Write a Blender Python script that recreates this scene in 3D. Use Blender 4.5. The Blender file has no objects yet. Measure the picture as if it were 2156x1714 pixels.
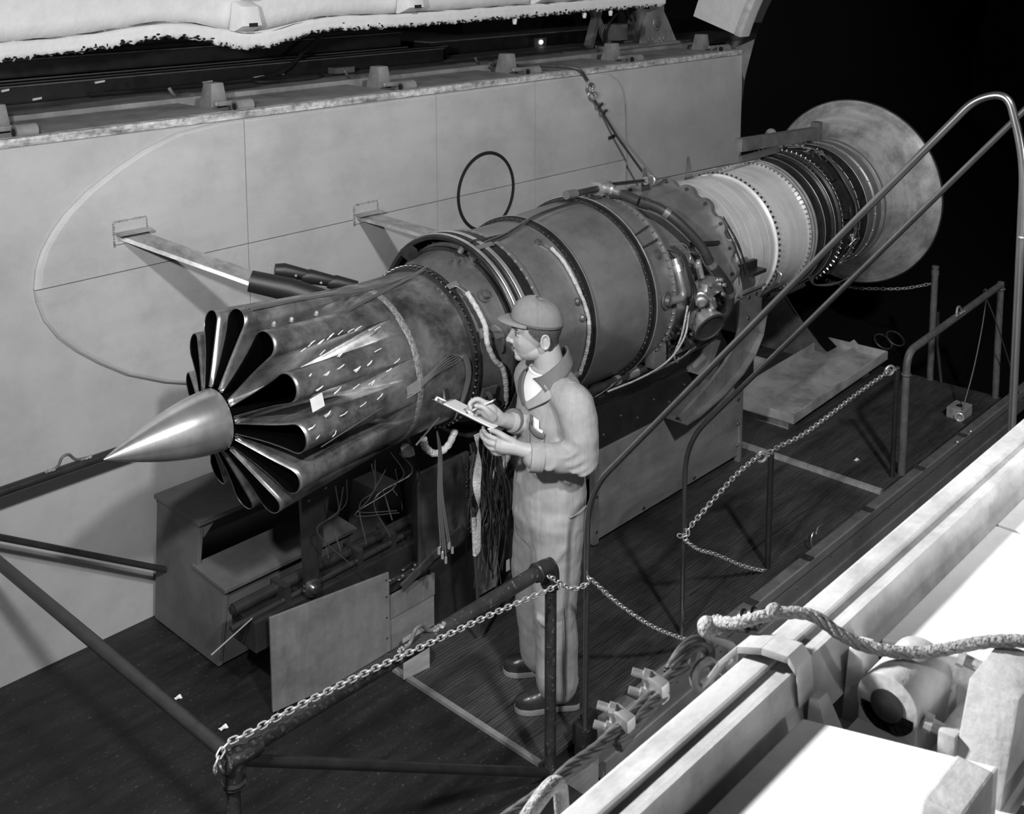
import bpy, bmesh, math, random
from mathutils import Vector, Matrix, Euler
random.seed(7)
PI = math.pi
scene = bpy.context.scene
COL = scene.collection
V = Vector

# ------------------------------------------------------------------ camera
HD, TILT = math.radians(42.6), math.radians(8.07)
fwd = V((math.cos(HD) * math.cos(TILT), math.sin(HD) * math.cos(TILT), -math.sin(TILT)))
rgt = V((math.sin(HD), -math.cos(HD), 0))
upv = rgt.cross(fwd)
cam_d = bpy.data.cameras.new('camera')
cam = bpy.data.objects.new('camera', cam_d)
COL.objects.link(cam)
m = Matrix((rgt, upv, -fwd)).transposed().to_4x4()
m.translation = V((0, 0, 3.2))
cam.matrix_world = m
cam_d.sensor_fit = 'HORIZONTAL'
cam_d.sensor_width = 36.0
cam_d.lens = 2378 / 2156 * 36
cam_d.shift_x = -(1110 - 1078) / 2156
cam_d.shift_y = -(857 - 227) / 2156
cam_d.clip_start = 0.02
cam_d.dof.use_dof = True
cam_d.dof.focus_distance = 4.5
cam_d.dof.aperture_fstop = 20
scene.camera = cam

# ------------------------------------------------------------------ world, lights, exposure
w = bpy.data.worlds.new('hall'); scene.world = w; w.use_nodes = True
w.node_tree.nodes['Background'].inputs[0].default_value = (1, 1, 1, 1)
w.node_tree.nodes['Background'].inputs[1].default_value = 0.02
def lamp(name, kind, loc, power, radius, aim=None, angle=None, blend=.5):
    d = bpy.data.lights.new(name, kind); d.energy = power
    if kind == 'AREA': d.shape = 'DISK'; d.size = radius * 2
    else: d.shadow_soft_size = radius
    if kind == 'SPOT': d.spot_size = math.radians(angle); d.spot_blend = blend
    o = bpy.data.objects.new(name, d); COL.objects.link(o); o.location = loc
    if aim: o.rotation_euler = (V(aim) - V(loc)).to_track_quat('-Z', 'Y').to_euler()
    return o
lamp('flash_lamp', 'POINT', (0.52, 2.0, 3.24), 430, .07)
lamp('hall_lamp', 'SPOT', (0.6, -2.5, 7.0), 2100, .22, (5.4, 3.6, 0.9), 56, .7)
lamp('floor_lamp', 'SPOT', (2.6, -3.2, 2.76), 240, .12, (4.2, 5, 2.6), 80, .6)
scene.view_settings.view_transform = 'Standard'
scene.view_settings.look = 'None'
scene.view_settings.gamma = 1.0
scene.view_settings.use_curve_mapping = False
scene.view_settings.exposure = 0.0

# ------------------------------------------------------------------ materials
MATS = {}
def mat(name, g, rough=.5, metal=0., var=0., scale=6., stretch=(1, 1, 1), bump=0., bscale=None, spec=.5,
        dirt=0., dscale=2., wave=None, speck=0.):
    """grey painted / metal / wood surface; var = tone variation, dirt = dark blotches, speck = chipped light or dark dots"""
    if name in MATS: return MATS[name]
    mt = bpy.data.materials.new(name); mt.use_nodes = True
    nt = mt.node_tree; N = nt.nodes; L = nt.links
    b = N['Principled BSDF']
    b.inputs['Roughness'].default_value = rough
    b.inputs['Metallic'].default_value = metal
    b.inputs['Specular IOR Level'].default_value = spec
    tc = N.new('ShaderNodeTexCoord'); mp = N.new('ShaderNodeMapping')
    mp.inputs['Scale'].default_value = stretch
    L.new(tc.outputs['Object'], mp.inputs['Vector'])
    def ramp(src, lo, hi, p0, p1):
        r = N.new('ShaderNodeMapRange'); r.inputs['From Min'].default_value = p0; r.inputs['From Max'].default_value = p1
        r.inputs['To Min'].default_value = lo; r.inputs['To Max'].default_value = hi
        L.new(src, r.inputs['Value']); return r.outputs['Result']
    def mul(a, c):
        k = N.new('ShaderNodeMath'); k.operation = 'MULTIPLY'
        if isinstance(a, (int, float)): k.inputs[0].default_value = a
        else: L.new(a, k.inputs[0])
        if isinstance(c, (int, float)): k.inputs[1].default_value = c
        else: L.new(c, k.inputs[1])
        return k.outputs[0]
    val = g
    if var:
        n = N.new('ShaderNodeTexNoise'); n.inputs['Scale'].default_value = scale; n.inputs['Detail'].default_value = 6
        n.inputs['Roughness'].default_value = .65
        L.new(mp.outputs[0], n.inputs['Vector'])
        val = mul(val, ramp(n.outputs['Fac'], 1 - var, 1 + var, .3, .7))
    if wave:
        wv = N.new('ShaderNodeTexWave'); wv.inputs['Scale'].default_value = wave[0]; wv.inputs['Distortion'].default_value = wave[1]
        wv.inputs['Detail'].default_value = 3; wv.inputs['Detail Scale'].default_value = 1.2
        wv.bands_direction = 'Y'
        L.new(mp.outputs[0], wv.inputs['Vector'])
        val = mul(val, ramp(wv.outputs['Fac'], 1 - wave[2], 1 + wave[2], 0, 1))
    if dirt:
        n2 = N.new('ShaderNodeTexNoise'); n2.inputs['Scale'].default_value = dscale; n2.inputs['Detail'].default_value = 8
        n2.inputs['Roughness'].default_value = .7
        L.new(tc.outputs['Object'], n2.inputs['Vector'])
        val = mul(val, ramp(n2.outputs['Fac'], 1 - dirt, 1, .36, .56))
    if speck:
        n3 = N.new('ShaderNodeTexNoise'); n3.inputs['Scale'].default_value = 60; n3.inputs['Detail'].default_value = 3
        L.new(tc.outputs['Object'], n3.inputs['Vector'])
        val = mul(val, ramp(n3.outputs['Fac'], 1, 1 + speck, .62, .70))
    if isinstance(val, (int, float)):
        b.inputs['Base Color'].default_value = (g, g, g, 1)
    else:
        cc = N.new('ShaderNodeCombineColor')
        for i in range(3): L.new(val, cc.inputs[i])
        L.new(cc.outputs[0], b.inputs['Base Color'])
    if bump:
        n4 = N.new('ShaderNodeTexNoise'); n4.inputs['Scale'].default_value = bscale or scale * 4; n4.inputs['Detail'].default_value = 4
        L.new(mp.outputs[0], n4.inputs['Vector'])
        bp = N.new('ShaderNodeBump'); bp.inputs['Strength'].default_value = bump; bp.inputs['Distance'].default_value = .01
        L.new(n4.outputs['Fac'], bp.inputs['Height']); L.new(bp.outputs[0], b.inputs['Normal'])
    MATS[name] = mt
    return mt

mat('wall_paint', .37, .55, var=.07, scale=3, dirt=.14, dscale=1.7, bump=.05, bscale=40)
mat('fairing_paint', .395, .5, var=.06, scale=2.5, stretch=(.5, 1, 3), dirt=.18, dscale=2.3, bump=.04, bscale=60)
mat('lid_paint', .62, .55, var=.07, scale=9, bump=.3, bscale=26)
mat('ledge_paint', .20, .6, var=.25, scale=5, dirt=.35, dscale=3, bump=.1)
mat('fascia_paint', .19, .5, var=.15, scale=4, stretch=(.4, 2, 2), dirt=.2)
mat('deck_overexposed', .80, .5, var=.08, scale=9, dirt=.10, dscale=14, bump=.1)  # near ledge panels paler than the hinges: overexposure put into the colour
mat('rim_peel', .42, .55, var=.6, scale=30, stretch=(.12, 1, 1), dirt=.6, dscale=22, bump=.2)
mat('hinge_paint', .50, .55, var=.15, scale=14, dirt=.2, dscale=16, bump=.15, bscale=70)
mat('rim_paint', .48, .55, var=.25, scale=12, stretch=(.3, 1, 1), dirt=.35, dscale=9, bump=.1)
mat('dark_floor', .012, .55, var=.7, scale=9, stretch=(.35, 2, 1), dirt=.5, dscale=3, bump=.15, speck=2.5)
mat('plywood_floor', .046, .55, var=.4, scale=5, stretch=(.4, 3, 1), wave=(7, 9, .35), dirt=.45, dscale=2.2, bump=.12)
mat('plywood', .21, .55, var=.18, scale=5, stretch=(.5, 3, 3), dirt=.3, dscale=3, bump=.06)
mat('ply_light', .16, .55, var=.2, scale=6, stretch=(2.5, 2.5, .6), dirt=.35, dscale=4)
mat('wood_raw', .28, .6, var=.3, scale=6, stretch=(.5, 4, 4))
mat('step_paint', .105, .55, var=.15, scale=4, dirt=.3, dscale=3)
mat('black_steel', .018, .42, var=.4, scale=9)
mat('pipe_black', .020, .36, var=.3, scale=12, bump=.06, bscale=70)
mat('pipe_worn', .028, .40, var=.4, scale=14, dirt=.3, dscale=9, bump=.12, bscale=60, speck=3)
mat('pipe_grey', .11, .5, var=.35, scale=10, dirt=.4, dscale=6, bump=.12, bscale=60)
mat('tube_steel', .36, .26, .95, var=.15, scale=8)
mat('dark_steel', .06, .4, .3, var=.35, scale=8, dirt=.4)
mat('grey_steel', .22, .45, .4, var=.25, scale=8, dirt=.3, dscale=5)
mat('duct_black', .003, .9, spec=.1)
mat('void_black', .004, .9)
mat('inside_shade', .002, 1., spec=.0)  # near-black: shade inside the nozzle and recesses put into the colour
mat('cone_metal', .62, .27, .85, var=.18, scale=3, stretch=(4, 1, 1), dirt=.25, dscale=5, bump=.03, bscale=60)
mat('nozzle_metal', .33, .36, .75, var=.5, scale=6, dirt=.7, dscale=4.5, bump=.06, bscale=18)
mat('sleeve_black', .012, .5)
mat('ramp_metal', .38, .34, 1, var=.3, scale=9, dirt=.4, dscale=7)
mat('case_dark', .16, .42, .45, var=.3, scale=6, dirt=.35, dscale=4)
mat('case_mid', .27, .36, .45, var=.15, scale=4, dirt=.3, dscale=3, stretch=(.6, 2, 2))
mat('case_bright', .88, .34, .3, var=.10, scale=3, stretch=(7, .6, .6), dirt=.14, dscale=5)
mat('bell_metal', .72, .32, .5, var=.2, scale=3, stretch=(8, .7, .7), dirt=.5, dscale=4)
mat('ring_dark', .05, .38, .6, var=.4, scale=12)
mat('ring_bright', .65, .3, .7, var=.2, scale=9)
mat('bolt_metal', .40, .35, 1)
mat('bolt_dark', .10, .4, .8)
mat('cast_alloy', .55, .4, .8, var=.15, scale=12, bump=.1)
mat('wire_steel', .55, .3, .9)
mat('wire_dark', .04, .4)
mat('rubber_hose', .035, .5, var=.2, scale=10)
mat('lagging', .50, .85, var=.25, scale=40, bump=.9, bscale=120)
mat('tuft_yarn', .75, .8)
mat('chain_steel', .55, .32, .55, var=.2, scale=20)
mat('rope_wire', .07, .45, .5, var=.3, scale=40)
mat('rope_cotton', .26, .85, var=.25, scale=60, bump=.8, bscale=200)
mat('shackle', .18, .5, .5, var=.3, scale=20)
mat('weld_grey', .30, .5, .5, var=.5, scale=60, bump=.6, bscale=90)
mat('strut_metal', .42, .4, .5, var=.3, scale=8, stretch=(3, .6, 3), dirt=.35, dscale=7)
mat('tray_paint', .40, .45, var=.15, scale=3, dirt=.45, dscale=3.5)
mat('white_tag', .8, .7)
mat('paper', .85, .7)
mat('bulb_white', .75, .4)

# ------------------------------------------------------------------ mesh helpers
ORG = {}
class MB:
    def __init__(s): s.v = []; s.f = []
    def add(s, vs, fs):
        o = len(s.v); s.v += [tuple(p) for p in vs]; s.f += [tuple(i + o for i in q) for q in fs]; return s
    def box(s, x0, x1, y0, y1, z0, z1):
        return s.add([(x0, y0, z0), (x1, y0, z0), (x1, y1, z0), (x0, y1, z0), (x0, y0, z1), (x1, y0, z1), (x1, y1, z1), (x0, y1, z1)],
                     [(0, 3, 2, 1), (4, 5, 6, 7), (0, 1, 5, 4), (1, 2, 6, 5), (2, 3, 7, 6), (3, 0, 4, 7)])
    def hexa(s, p):   # 8 corners, bottom 4 then top 4
        return s.add(p, [(0, 3, 2, 1), (4, 5, 6, 7), (0, 1, 5, 4), (1, 2, 6, 5), (2, 3, 7, 6), (3, 0, 4, 7)])
    def beam(s, a, b, w, h, up=(0, 0, 1)):   # rectangular bar from a to b
        a = V(a); b = V(b); d = (b - a).normalized(); sd = d.cross(V(up)).normalized(); u = sd.cross(d)
        sd *= w / 2; u *= h / 2
        return s.hexa([a - sd - u, a + sd - u, b + sd - u, b - sd - u, a - sd + u, a + sd + u, b + sd + u, b - sd + u])
    def prism(s, poly, off):  # polygon (3d points) extruded by vector
        n = len(poly); off = V(off)
        vs = [V(p) for p in poly] + [V(p) + off for p in poly]
        return s.add(vs, [tuple(range(n))[::-1], tuple(range(n, 2 * n))] + [(i, (i + 1) % n, n + (i + 1) % n, n + i) for i in range(n)])
    def tube(s, path, r, n=8, closed=False, caps=True):
        P = [V(p) for p in path]; k = len(P)
        R = r if isinstance(r, (list, tuple)) else [r] * k
        rings = []; prev = None
        for i in range(k):
            if closed: t = (P[(i + 1) % k] - P[i - 1])
            else: t = P[min(i + 1, k - 1)] - P[max(i - 1, 0)]
            if t.length < 1e-9: t = V((0, 0, 1))
            t.normalize()
            if prev is None:
                a = t.orthogonal().normalized()
            else:
                a = prev - t * prev.dot(t)
                a = a.normalized() if a.length > 1e-6 else t.orthogonal().normalized()
            prev = a; b = t.cross(a)
            rings.append([P[i] + (a * math.cos(2 * PI * j / n) + b * math.sin(2 * PI * j / n)) * R[i] for j in range(n)])
        vs = [p for q in rings for p in q]; fs = []
        for i in range(k if closed else k - 1):
            i2 = (i + 1) % k
            for j in range(n):
                j2 = (j + 1) % n
                fs.append((i * n + j, i * n + j2, i2 * n + j2, i2 * n + j))
        if not closed and caps:
            fs.append(tuple(range(n))[::-1]); fs.append(tuple((k - 1) * n + j for j in range(n)))
        return s.add(vs, fs)
    def cyl(s, a, b, r, r2=None, n=16): return s.tube([a, b], [r, r if r2 is None else r2], n)
    def pipe(s, pts, r, n=10, rad=.06, seg=6):  # polyline with rounded corners
        return s.tube(fillet(pts, rad, seg), r, n)
    def lathe(s, prof, n=64, c=(0, 0), a0=0., a1=360., capA=False, capB=False):   # about x axis
        full = abs(a1 - a0 - 360) < 1e-6; k = n if full else n + 1
        vs = []; fs = []
        for (x, r) in prof:
            for j in range(k):
                t = math.radians(a0 + (a1 - a0) * j / n)
                vs.append((x, c[0] - r * math.sin(t), c[1] + r * math.cos(t)))
        for i in range(len(prof) - 1):
            for j in range(n):
                j2 = (j + 1) % k
                fs.append((i * k + j, i * k + j2, (i + 1) * k + j2, (i + 1) * k + j))
        if full and capA: fs.append(tuple(range(k)))
        if full and capB: fs.append(tuple((len(prof) - 1) * k + j for j in range(k))[::-1])
        return s.add(vs, fs)
    def spin(s, prof, base, axis, n=20):   # profile [(h, r)] about an axis from base
        axis = V(axis).normalized(); base = V(base); a = axis.orthogonal().normalized(); b = axis.cross(a)
        vs = []; fs = []
        for h, r in prof:
            for j in range(n):
                t = 2 * PI * j / n
                vs.append(base + axis * h + (a * math.cos(t) + b * math.sin(t)) * r)
        for i in range(len(prof) - 1):
            for j in range(n):
                j2 = (j + 1) % n; fs.append((i * n + j, i * n + j2, (i + 1) * n + j2, (i + 1) * n + j))
        fs.append(tuple(range(n))[::-1]); fs.append(tuple((len(prof) - 1) * n + j for j in range(n)))
        return s.add(vs, fs)
    def torus(s, c, axis, R, r, n=24, m=8):
        axis = V(axis).normalized(); a = axis.orthogonal().normalized(); b = axis.cross(a); c = V(c)
        return s.tube([c + (a * math.cos(2 * PI * i / n) + b * math.sin(2 * PI * i / n)) * R for i in range(n)], r, m, closed=True)
    def ball(s, c, r, n=12, m=8):
        c = V(c); r = V(r) if not isinstance(r, (int, float)) else V((r, r, r)); vs = []; fs = []
        for i in range(1, m):
            for j in range(n):
                p = PI * i / m; t = 2 * PI * j / n
                vs.append((c.x + r.x * math.sin(p) * math.cos(t), c.y + r.y * math.sin(p) * math.sin(t), c.z + r.z * math.cos(p)))
        vs += [(c.x, c.y, c.z + r.z), (c.x, c.y, c.z - r.z)]; T = len(vs) - 2; B = T + 1
        for i in range(m - 2):
            for j in range(n):
                j2 = (j + 1) % n; fs.append((i * n + j, (i + 1) * n + j, (i + 1) * n + j2, i * n + j2))
        for j in range(n):
            j2 = (j + 1) % n; fs.append((T, j, j2)); fs.append((B, (m - 2) * n + j2, (m - 2) * n + j))
        return s.add(vs, fs)
    def grid(s, fn, nu, nv, wrapu=False):
        ku = nu if wrapu else nu + 1
        vs = [fn(i / nu, j / nv) for j in range(nv + 1) for i in range(ku)]
        fs = []
        for j in range(nv):
            for i in range(nu):
                i2 = (i + 1) % ku
                fs.append((j * ku + i, j * ku + i2, (j + 1) * ku + i2, (j + 1) * ku + i))
        return s.add(vs, fs)
    def build(s, name, material, parent=None, smooth=35, bevel=0., fix=True):
        me = bpy.data.meshes.new(name)
        o = bpy.data.objects.new(name, me); COL.objects.link(o)
        if parent is not None:
            off = ORG.get(parent.name, V((0, 0, 0)))
        else:
            xs = [p[0] for p in s.v]; ys = [p[1] for p in s.v]; zs = [p[2] for p in s.v]
            off = V(((min(xs) + max(xs)) / 2, (min(ys) + max(ys)) / 2, min(zs)))
        me.from_pydata([(p[0] - off.x, p[1] - off.y, p[2] - off.z) for p in s.v], [], s.f)
        if fix:
            bm = bmesh.new(); bm.from_mesh(me); bmesh.ops.recalc_face_normals(bm, faces=bm.faces)
            if bevel:
                es = [e for e in bm.edges if len(e.link_faces) == 2 and e.calc_face_angle(0) > .6]
                bmesh.ops.bevel(bm, geom=es, offset=bevel, segments=2, profile=.6, affect='EDGES')
            bm.to_mesh(me); bm.free()
        me.validate()
        if smooth:
            me.polygons.foreach_set('use_smooth', [True] * len(me.polygons))
            me.set_sharp_from_angle(angle=math.radians(smooth))
        mt = MATS[material] if isinstance(material, str) else material
        me.materials.append(mt)
        if parent is not None: o.parent = parent
        else: o.location = off
        ORG[o.name] = off
        return o

def fillet(pts, rad, seg=6):
    P = [V(p) for p in pts]; out = [P[0]]
    for i in range(1, len(P) - 1):
        a = P[i - 1] - P[i]; b = P[i + 1] - P[i]
        d = min(rad, a.length * .48, b.length * .48)
        p0 = P[i] + a.normalized() * d; p1 = P[i] + b.normalized() * d
        for k in range(seg + 1):
            t = k / seg
            out.append(p0 * (1 - t) ** 2 + P[i] * 2 * t * (1 - t) + p1 * t * t)
    out.append(P[-1]); return out
def spline(pts, n=8):   # Catmull-Rom
    P = [V(p) for p in pts]; P = [P[0] * 2 - P[1]] + P + [P[-1] * 2 - P[-2]]; out = []
    for i in range(1, len(P) - 2):
        for k in range(n):
            t = k / n
            out.append(.5 * ((2 * P[i]) + (P[i + 1] - P[i - 1]) * t + (2 * P[i - 1] - 5 * P[i] + 4 * P[i + 1] - P[i + 2]) * t * t
                             + (3 * P[i] - P[i - 1] - 3 * P[i + 1] + P[i + 2]) * t ** 3))
    out.append(P[-2]); return out
def tag(o, label, cat, group=None):
    o['label'] = label; o['category'] = cat
    if group: o['group'] = group
    return o
def thing(name, label, cat, loc, group=None):
    o = bpy.data.objects.new(name, None); COL.objects.link(o); o.location = loc; o.empty_display_size = .1
    ORG[o.name] = V(loc); return tag(o, label, cat, group)
def struct(o): o['kind'] = 'structure'; return o
def stuff(o): o['kind'] = 'stuff'; return o
def dup(o, parent, loc=None, rot=None, mtx=None):
    c = o.copy(); COL.objects.link(c); c.parent = parent
    if mtx is not None: c.matrix_local = mtx
    else:
        if loc is not None: c.location = loc
        if rot is not None: c.rotation_euler = rot
    return c
# ================================================================== the setting
WY = 4.78       # inner face of the far tunnel wall
# --- floors
fl = struct(MB().box(-1.2, 3.03, 2.45, 4.78, -.10, -.015).build('floor', 'dark_floor'))
def sheet(parent, x0, x1, y0, y1, z0, z1, m='plywood_floor', n='plywood_sheet'):
    return MB().box(x0, x1, y0, y1, z0, z1).build(n, m, parent, smooth=0, bevel=.002)
pf = struct(MB().box(3.03, 7.93, 2.72, 4.78, -.10, -.022).build('floor', 'black_steel'))
for (a, b, c, d) in [(3.03, 4.40, 2.71, 3.036), (3.03, 4.40, 3.042, 3.70), (4.404, 6.06, 2.71, 2.945), (4.404, 6.06, 2.951, 3.56),
                     (4.404, 6.06, 3.566, 4.70), (3.03, 4.40, 3.706, 4.70)]:
    sheet(pf, a, b, c, d, -.022, 0)
for (a, b, c, d) in [(6.065, 7.93, 2.71, 3.50), (6.065, 7.93, 3.504, 4.30), (6.065, 7.93, 4.304, 4.75)]:
    sheet(pf, a, b, c, d, -.02, .03)
MB().box(6.035, 6.064, 2.72, 4.72, -.02, .028).build('edge_strip', 'wood_raw', pf, smooth=0)
MB().box(3.02, 3.045, 2.72, 3.6, -.03, .001).build('edge_strip', 'plywood', pf, smooth=0)
# platform edge: angle, fascia and the strip below it
fa = struct(MB().box(3.22, 8.6, 2.672, 2.70, -.17, .016).build('trim_1', 'fascia_paint', bevel=.003))
MB().box(3.22, 8.6, 2.645, 2.700, .016, .024).build('angle_top', 'grey_steel', fa, smooth=0)
MB().box(3.22, 8.6, 2.637, 2.645, -.02, .024).build('angle_lip', 'fascia_paint', fa, smooth=0)
MB().tube([(3.22, 2.6455, .0245), (8.6, 2.6455, .0245)], .0022, 6).build('bright_edge', 'ring_bright', fa)
for i, x in enumerate([3.56, 4.02, 4.5, 5.05, 5.75, 6.45, 7.1]):
    MB().box(x, x + .05, 2.640, 2.705, .0245, .03).build('splice_plate', 'dark_steel', fa, smooth=0)
for i in range(13):
    x = 3.9 + i * .36
    MB().spin([(0, .008), (.006, .008), (.009, .003)], (x, 2.672, -.07 - (i % 2) * .03), (0, -1, 0), 8).build('rivet', 'grey_steel', fa)
for x in (6.98, 7.2):
    MB().ball((x, 2.64, .035), .014).build('rivet', 'cast_alloy', fa)
st = struct(MB().box(3.0, 3.34, 2.668, 2.70, -.26, -.10).build('trim_2', 'wood_raw', smooth=0))
st2 = struct(MB().box(3.38, 8.0, 2.66, 2.70, -.26, -.172).build('trim_3', 'plywood', smooth=0))
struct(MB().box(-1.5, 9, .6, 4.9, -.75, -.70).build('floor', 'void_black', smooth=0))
MB().box(-1.2, 3.03, 2.46, 2.50, -.7, -.10).build('support_beam', 'black_steel', fl)
MB().box(3.03, 7.9, 2.80, 2.86, -.7, -.10).build('support_beam', 'black_steel', pf)

# --- far wall of the test section
wb = struct(MB().box(-1.2, 7.72, WY, 4.84, -.7, 2.385).build('wall_back', 'wall_paint', smooth=0))
MB().box(-1.2, 7.70, WY - .012, 4.83, 2.365, 2.402).build('rim_strip', 'rim_peel', wb, smooth=0, bevel=.004)
MB().box(-1.2, 7.70, 4.833, 4.86, 2.36, 2.392).build('seal_strip', 'black_steel', wb, smooth=0)
# raised fairing, cut into plates along its seams
outl = [(3.075, 2.362), (2.966, 2.36), (2.74, 2.335), (2.574, 2.278), (2.429, 2.209), (2.288, 2.124), (2.188, 2.043), (2.127, 1.975),
        (2.076, 1.896), (2.048, 1.823), (2.035, 1.74), (2.042, 1.674), (2.068, 1.588), (2.127, 1.492), (2.203, 1.412), (2.303, 1.328),
        (2.439, 1.232), (2.623, 1.142), (2.78, 1.085), (3.1, 1.03), (6.0, 1.03), (6.1, 1.06), (6.165, 1.12), (6.197, 1.25), (6.197, 2.13), (6.17, 2.22),
        (6.11, 2.295), (6.02, 2.345), (5.88, 2.362)]
def clip(poly, ax, v, keep_less):
    out = []
    for i in range(len(poly)):
        p, q = poly[i], poly[(i + 1) % len(poly)]
        ip = (p[ax] <= v) == keep_less; iq = (q[ax] <= v) == keep_less
        if ip: out.append(p)
        if ip != iq:
            t = (v - p[ax]) / (q[ax] - p[ax]); out.append((p[0] + (q[0] - p[0]) * t, p[1] + (q[1] - p[1]) * t))
    return out
xs = [1.9, 3.107, 4.395, 5.246, 6.4]; zs = [.9, 1.733, 2.5]
for i in range(4):
    for j in range(2):
        pl = outl
        g = .0022
        for ax, v, k in ((0, xs[i] + g, False), (0, xs[i + 1] - g, True), (1, zs[j] + g, False), (1, zs[j + 1] - g, True)): pl = clip(pl, ax, v, k)
        if len(pl) > 2:
            cx = sum(p[0] for p in pl) / len(pl); cz = sum(p[1] for p in pl) / len(pl)
            b = MB(); n = len(pl)
            onseam = lambda p: any(abs(p[0] - x) < .004 for x in xs) or abs(p[1] - 1.733) < .004
            def ins(p, k):   # chamfer only the outer rim
                c = (4.1, 1.73); d = V((p[0] - c[0], p[1] - c[1])); d.normalize()
                if onseam(p): return (p[0], p[1] - k * .5 * ((p[1] > 2.355) - (p[1] < 1.04)))
                q = (p[0] - d.x * k, p[1] - d.y * k)
                return (min(max(q[0], min(a[0] for a in pl)), max(a[0] for a in pl)), min(max(q[1], min(a[1] for a in pl)), max(a[1] for a in pl)))
            lay = [[(p[0], WY + .002, p[1]) for p in pl], [(p[0], WY - .012, p[1]) for p in pl],
                   [(ins(p, .012)[0], WY - .022, ins(p, .012)[1]) for p in pl], [(ins(p, .028)[0], WY - .026, ins(p, .028)[1]) for p in pl]]
            vs = [p for l in lay for p in l]; fs = []
            for a in range(3):
                for q in range(n): fs.append((a * n + q, a * n + (q + 1) % n, (a + 1) * n + (q + 1) % n, (a + 1) * n + q))
            fs.append(tuple(3 * n + q for q in range(n)))
            b.add(vs, fs).build('fairing_plate', 'fairing_paint', wb, smooth=12)
scr = MB().spin([(0, .0075), (.0025, .007), (.003, .004)], (0, 0, 0), (0, -1, 0), 8).build('screw', 'grey_steel', wb)
scr.location = V((3.07, WY - .026, 2.2)) - ORG[wb.name]
spots = []
for x in (3.107, 4.395, 5.246):
    for k in range(9): spots.append((x + (-.035 if x == 3.107 else .03), 2.28 - k * .125))
for k in range(30): spots.append((2.2 + k * .132, 1.733 + (.03 if k % 2 else -.03)))
for k in range(14): spots.append((3.3 + k * .19, 2.24))
for (x, z) in spots:
    dup(scr, wb, V((x, WY - .026, z)) - ORG[wb.name])
MB().torus((4.80, WY - .026, 1.727), (0, 1, 0), .238, .0105, 64, 8).build('round_seal', 'void_black', wb)
# bulkhead at the end of the test section, circular duct behind it
DC = (2.65, 1.8); DR = 2.145
bk = []
for k in range(0, 25):
    t = math.radians(90 + k * 90 / 24); bk.append((DC[0] + DR * math.sin(t), DC[1] + DR * math.cos(t)))
corner = [(p[0], p[1]) for p in bk] + [(DC[0], -.72), (4.80, -.72)]
b = MB()
for k in range(24):
    p, q = bk[k], bk[k + 1]
    P = [(7.70, p[0], p[1]), (7.70, q[0], q[1]), (7.70, min(4.82, q[0] + .9), q[1] - .9), (7.70, min(4.82, p[0] + .9), p[1] - .9)]
    b.prism(P, (.03, 0, 0))
struct(b.build('wall_right', 'grey_steel'))
b = MB()
for k in range(20):
    t0 = math.radians(20 + k * 2.6); t1 = math.radians(20 + (k + 1) * 2.6)
    f = lambda t, r: (7.72, DC[0] + r * math.sin(t), DC[1] + r * math.cos(t))
    b.prism([f(t0, 2.26), f(t1, 2.26), f(t1, 2.74), f(t0, 2.74)], (.12, 0, 0))
fg = struct(b.build('trim_7', 'lid_paint', smooth=30))
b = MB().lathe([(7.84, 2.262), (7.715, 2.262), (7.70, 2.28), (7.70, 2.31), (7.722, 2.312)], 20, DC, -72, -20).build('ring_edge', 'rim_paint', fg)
MB().prism([(7.71, 4.84, 2.415), (7.71, 4.67, 2.49), (7.71, 4.755, 2.16)], (.006, 0, 0)).build('gusset_plate', 'grey_steel', fg, smooth=0)
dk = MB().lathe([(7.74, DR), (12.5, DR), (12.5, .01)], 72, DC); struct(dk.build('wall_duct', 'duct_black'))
MB().spin([(0, .045), (.02, .045), (.035, .03), (.05, .012)], (7.92, 4.62, 1.72), (-1, -.5, 0), 16).build('bolt_cap', 'ring_bright', bpy.data.objects['wall_duct'])
for (x, y, z) in ((8.36, 3.80, .065), (8.36, 3.70, .115), (8.45, 4.46, .79)):
    MB().torus((x, y, z), (-.3, DC[0] - y, DC[1] - z), .075, .007, 24, 6).build('port_ring', 'dark_steel', bpy.data.objects['wall_duct'])

# --- ledge on top of the far wall
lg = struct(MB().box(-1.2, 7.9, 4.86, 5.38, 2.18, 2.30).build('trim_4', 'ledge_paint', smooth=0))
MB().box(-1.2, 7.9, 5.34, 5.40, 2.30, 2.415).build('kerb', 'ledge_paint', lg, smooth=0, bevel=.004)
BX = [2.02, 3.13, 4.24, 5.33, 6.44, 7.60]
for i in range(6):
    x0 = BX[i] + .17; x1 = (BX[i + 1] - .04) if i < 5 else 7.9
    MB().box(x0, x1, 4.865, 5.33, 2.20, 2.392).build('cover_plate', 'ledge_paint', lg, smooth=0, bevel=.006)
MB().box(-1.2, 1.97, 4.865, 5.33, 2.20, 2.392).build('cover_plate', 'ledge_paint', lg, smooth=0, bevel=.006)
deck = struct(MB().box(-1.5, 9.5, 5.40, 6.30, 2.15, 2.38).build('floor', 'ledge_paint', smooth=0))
struct(MB().box(-1.5, 12, 6.30, 9.0, 2.10, 2.30).build('floor', 'dark_floor', smooth=0))
struct(MB().box(-3, 14, 9.0, 9.1, 2.0, 6.0).build('wall_hall', 'dark_floor', smooth=0))
words = ['leftmost, at the photo edge', 'second from the left', 'third from the left', 'fourth from the left', 'second from the right', 'rightmost, under the white tunnel ring']
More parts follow.
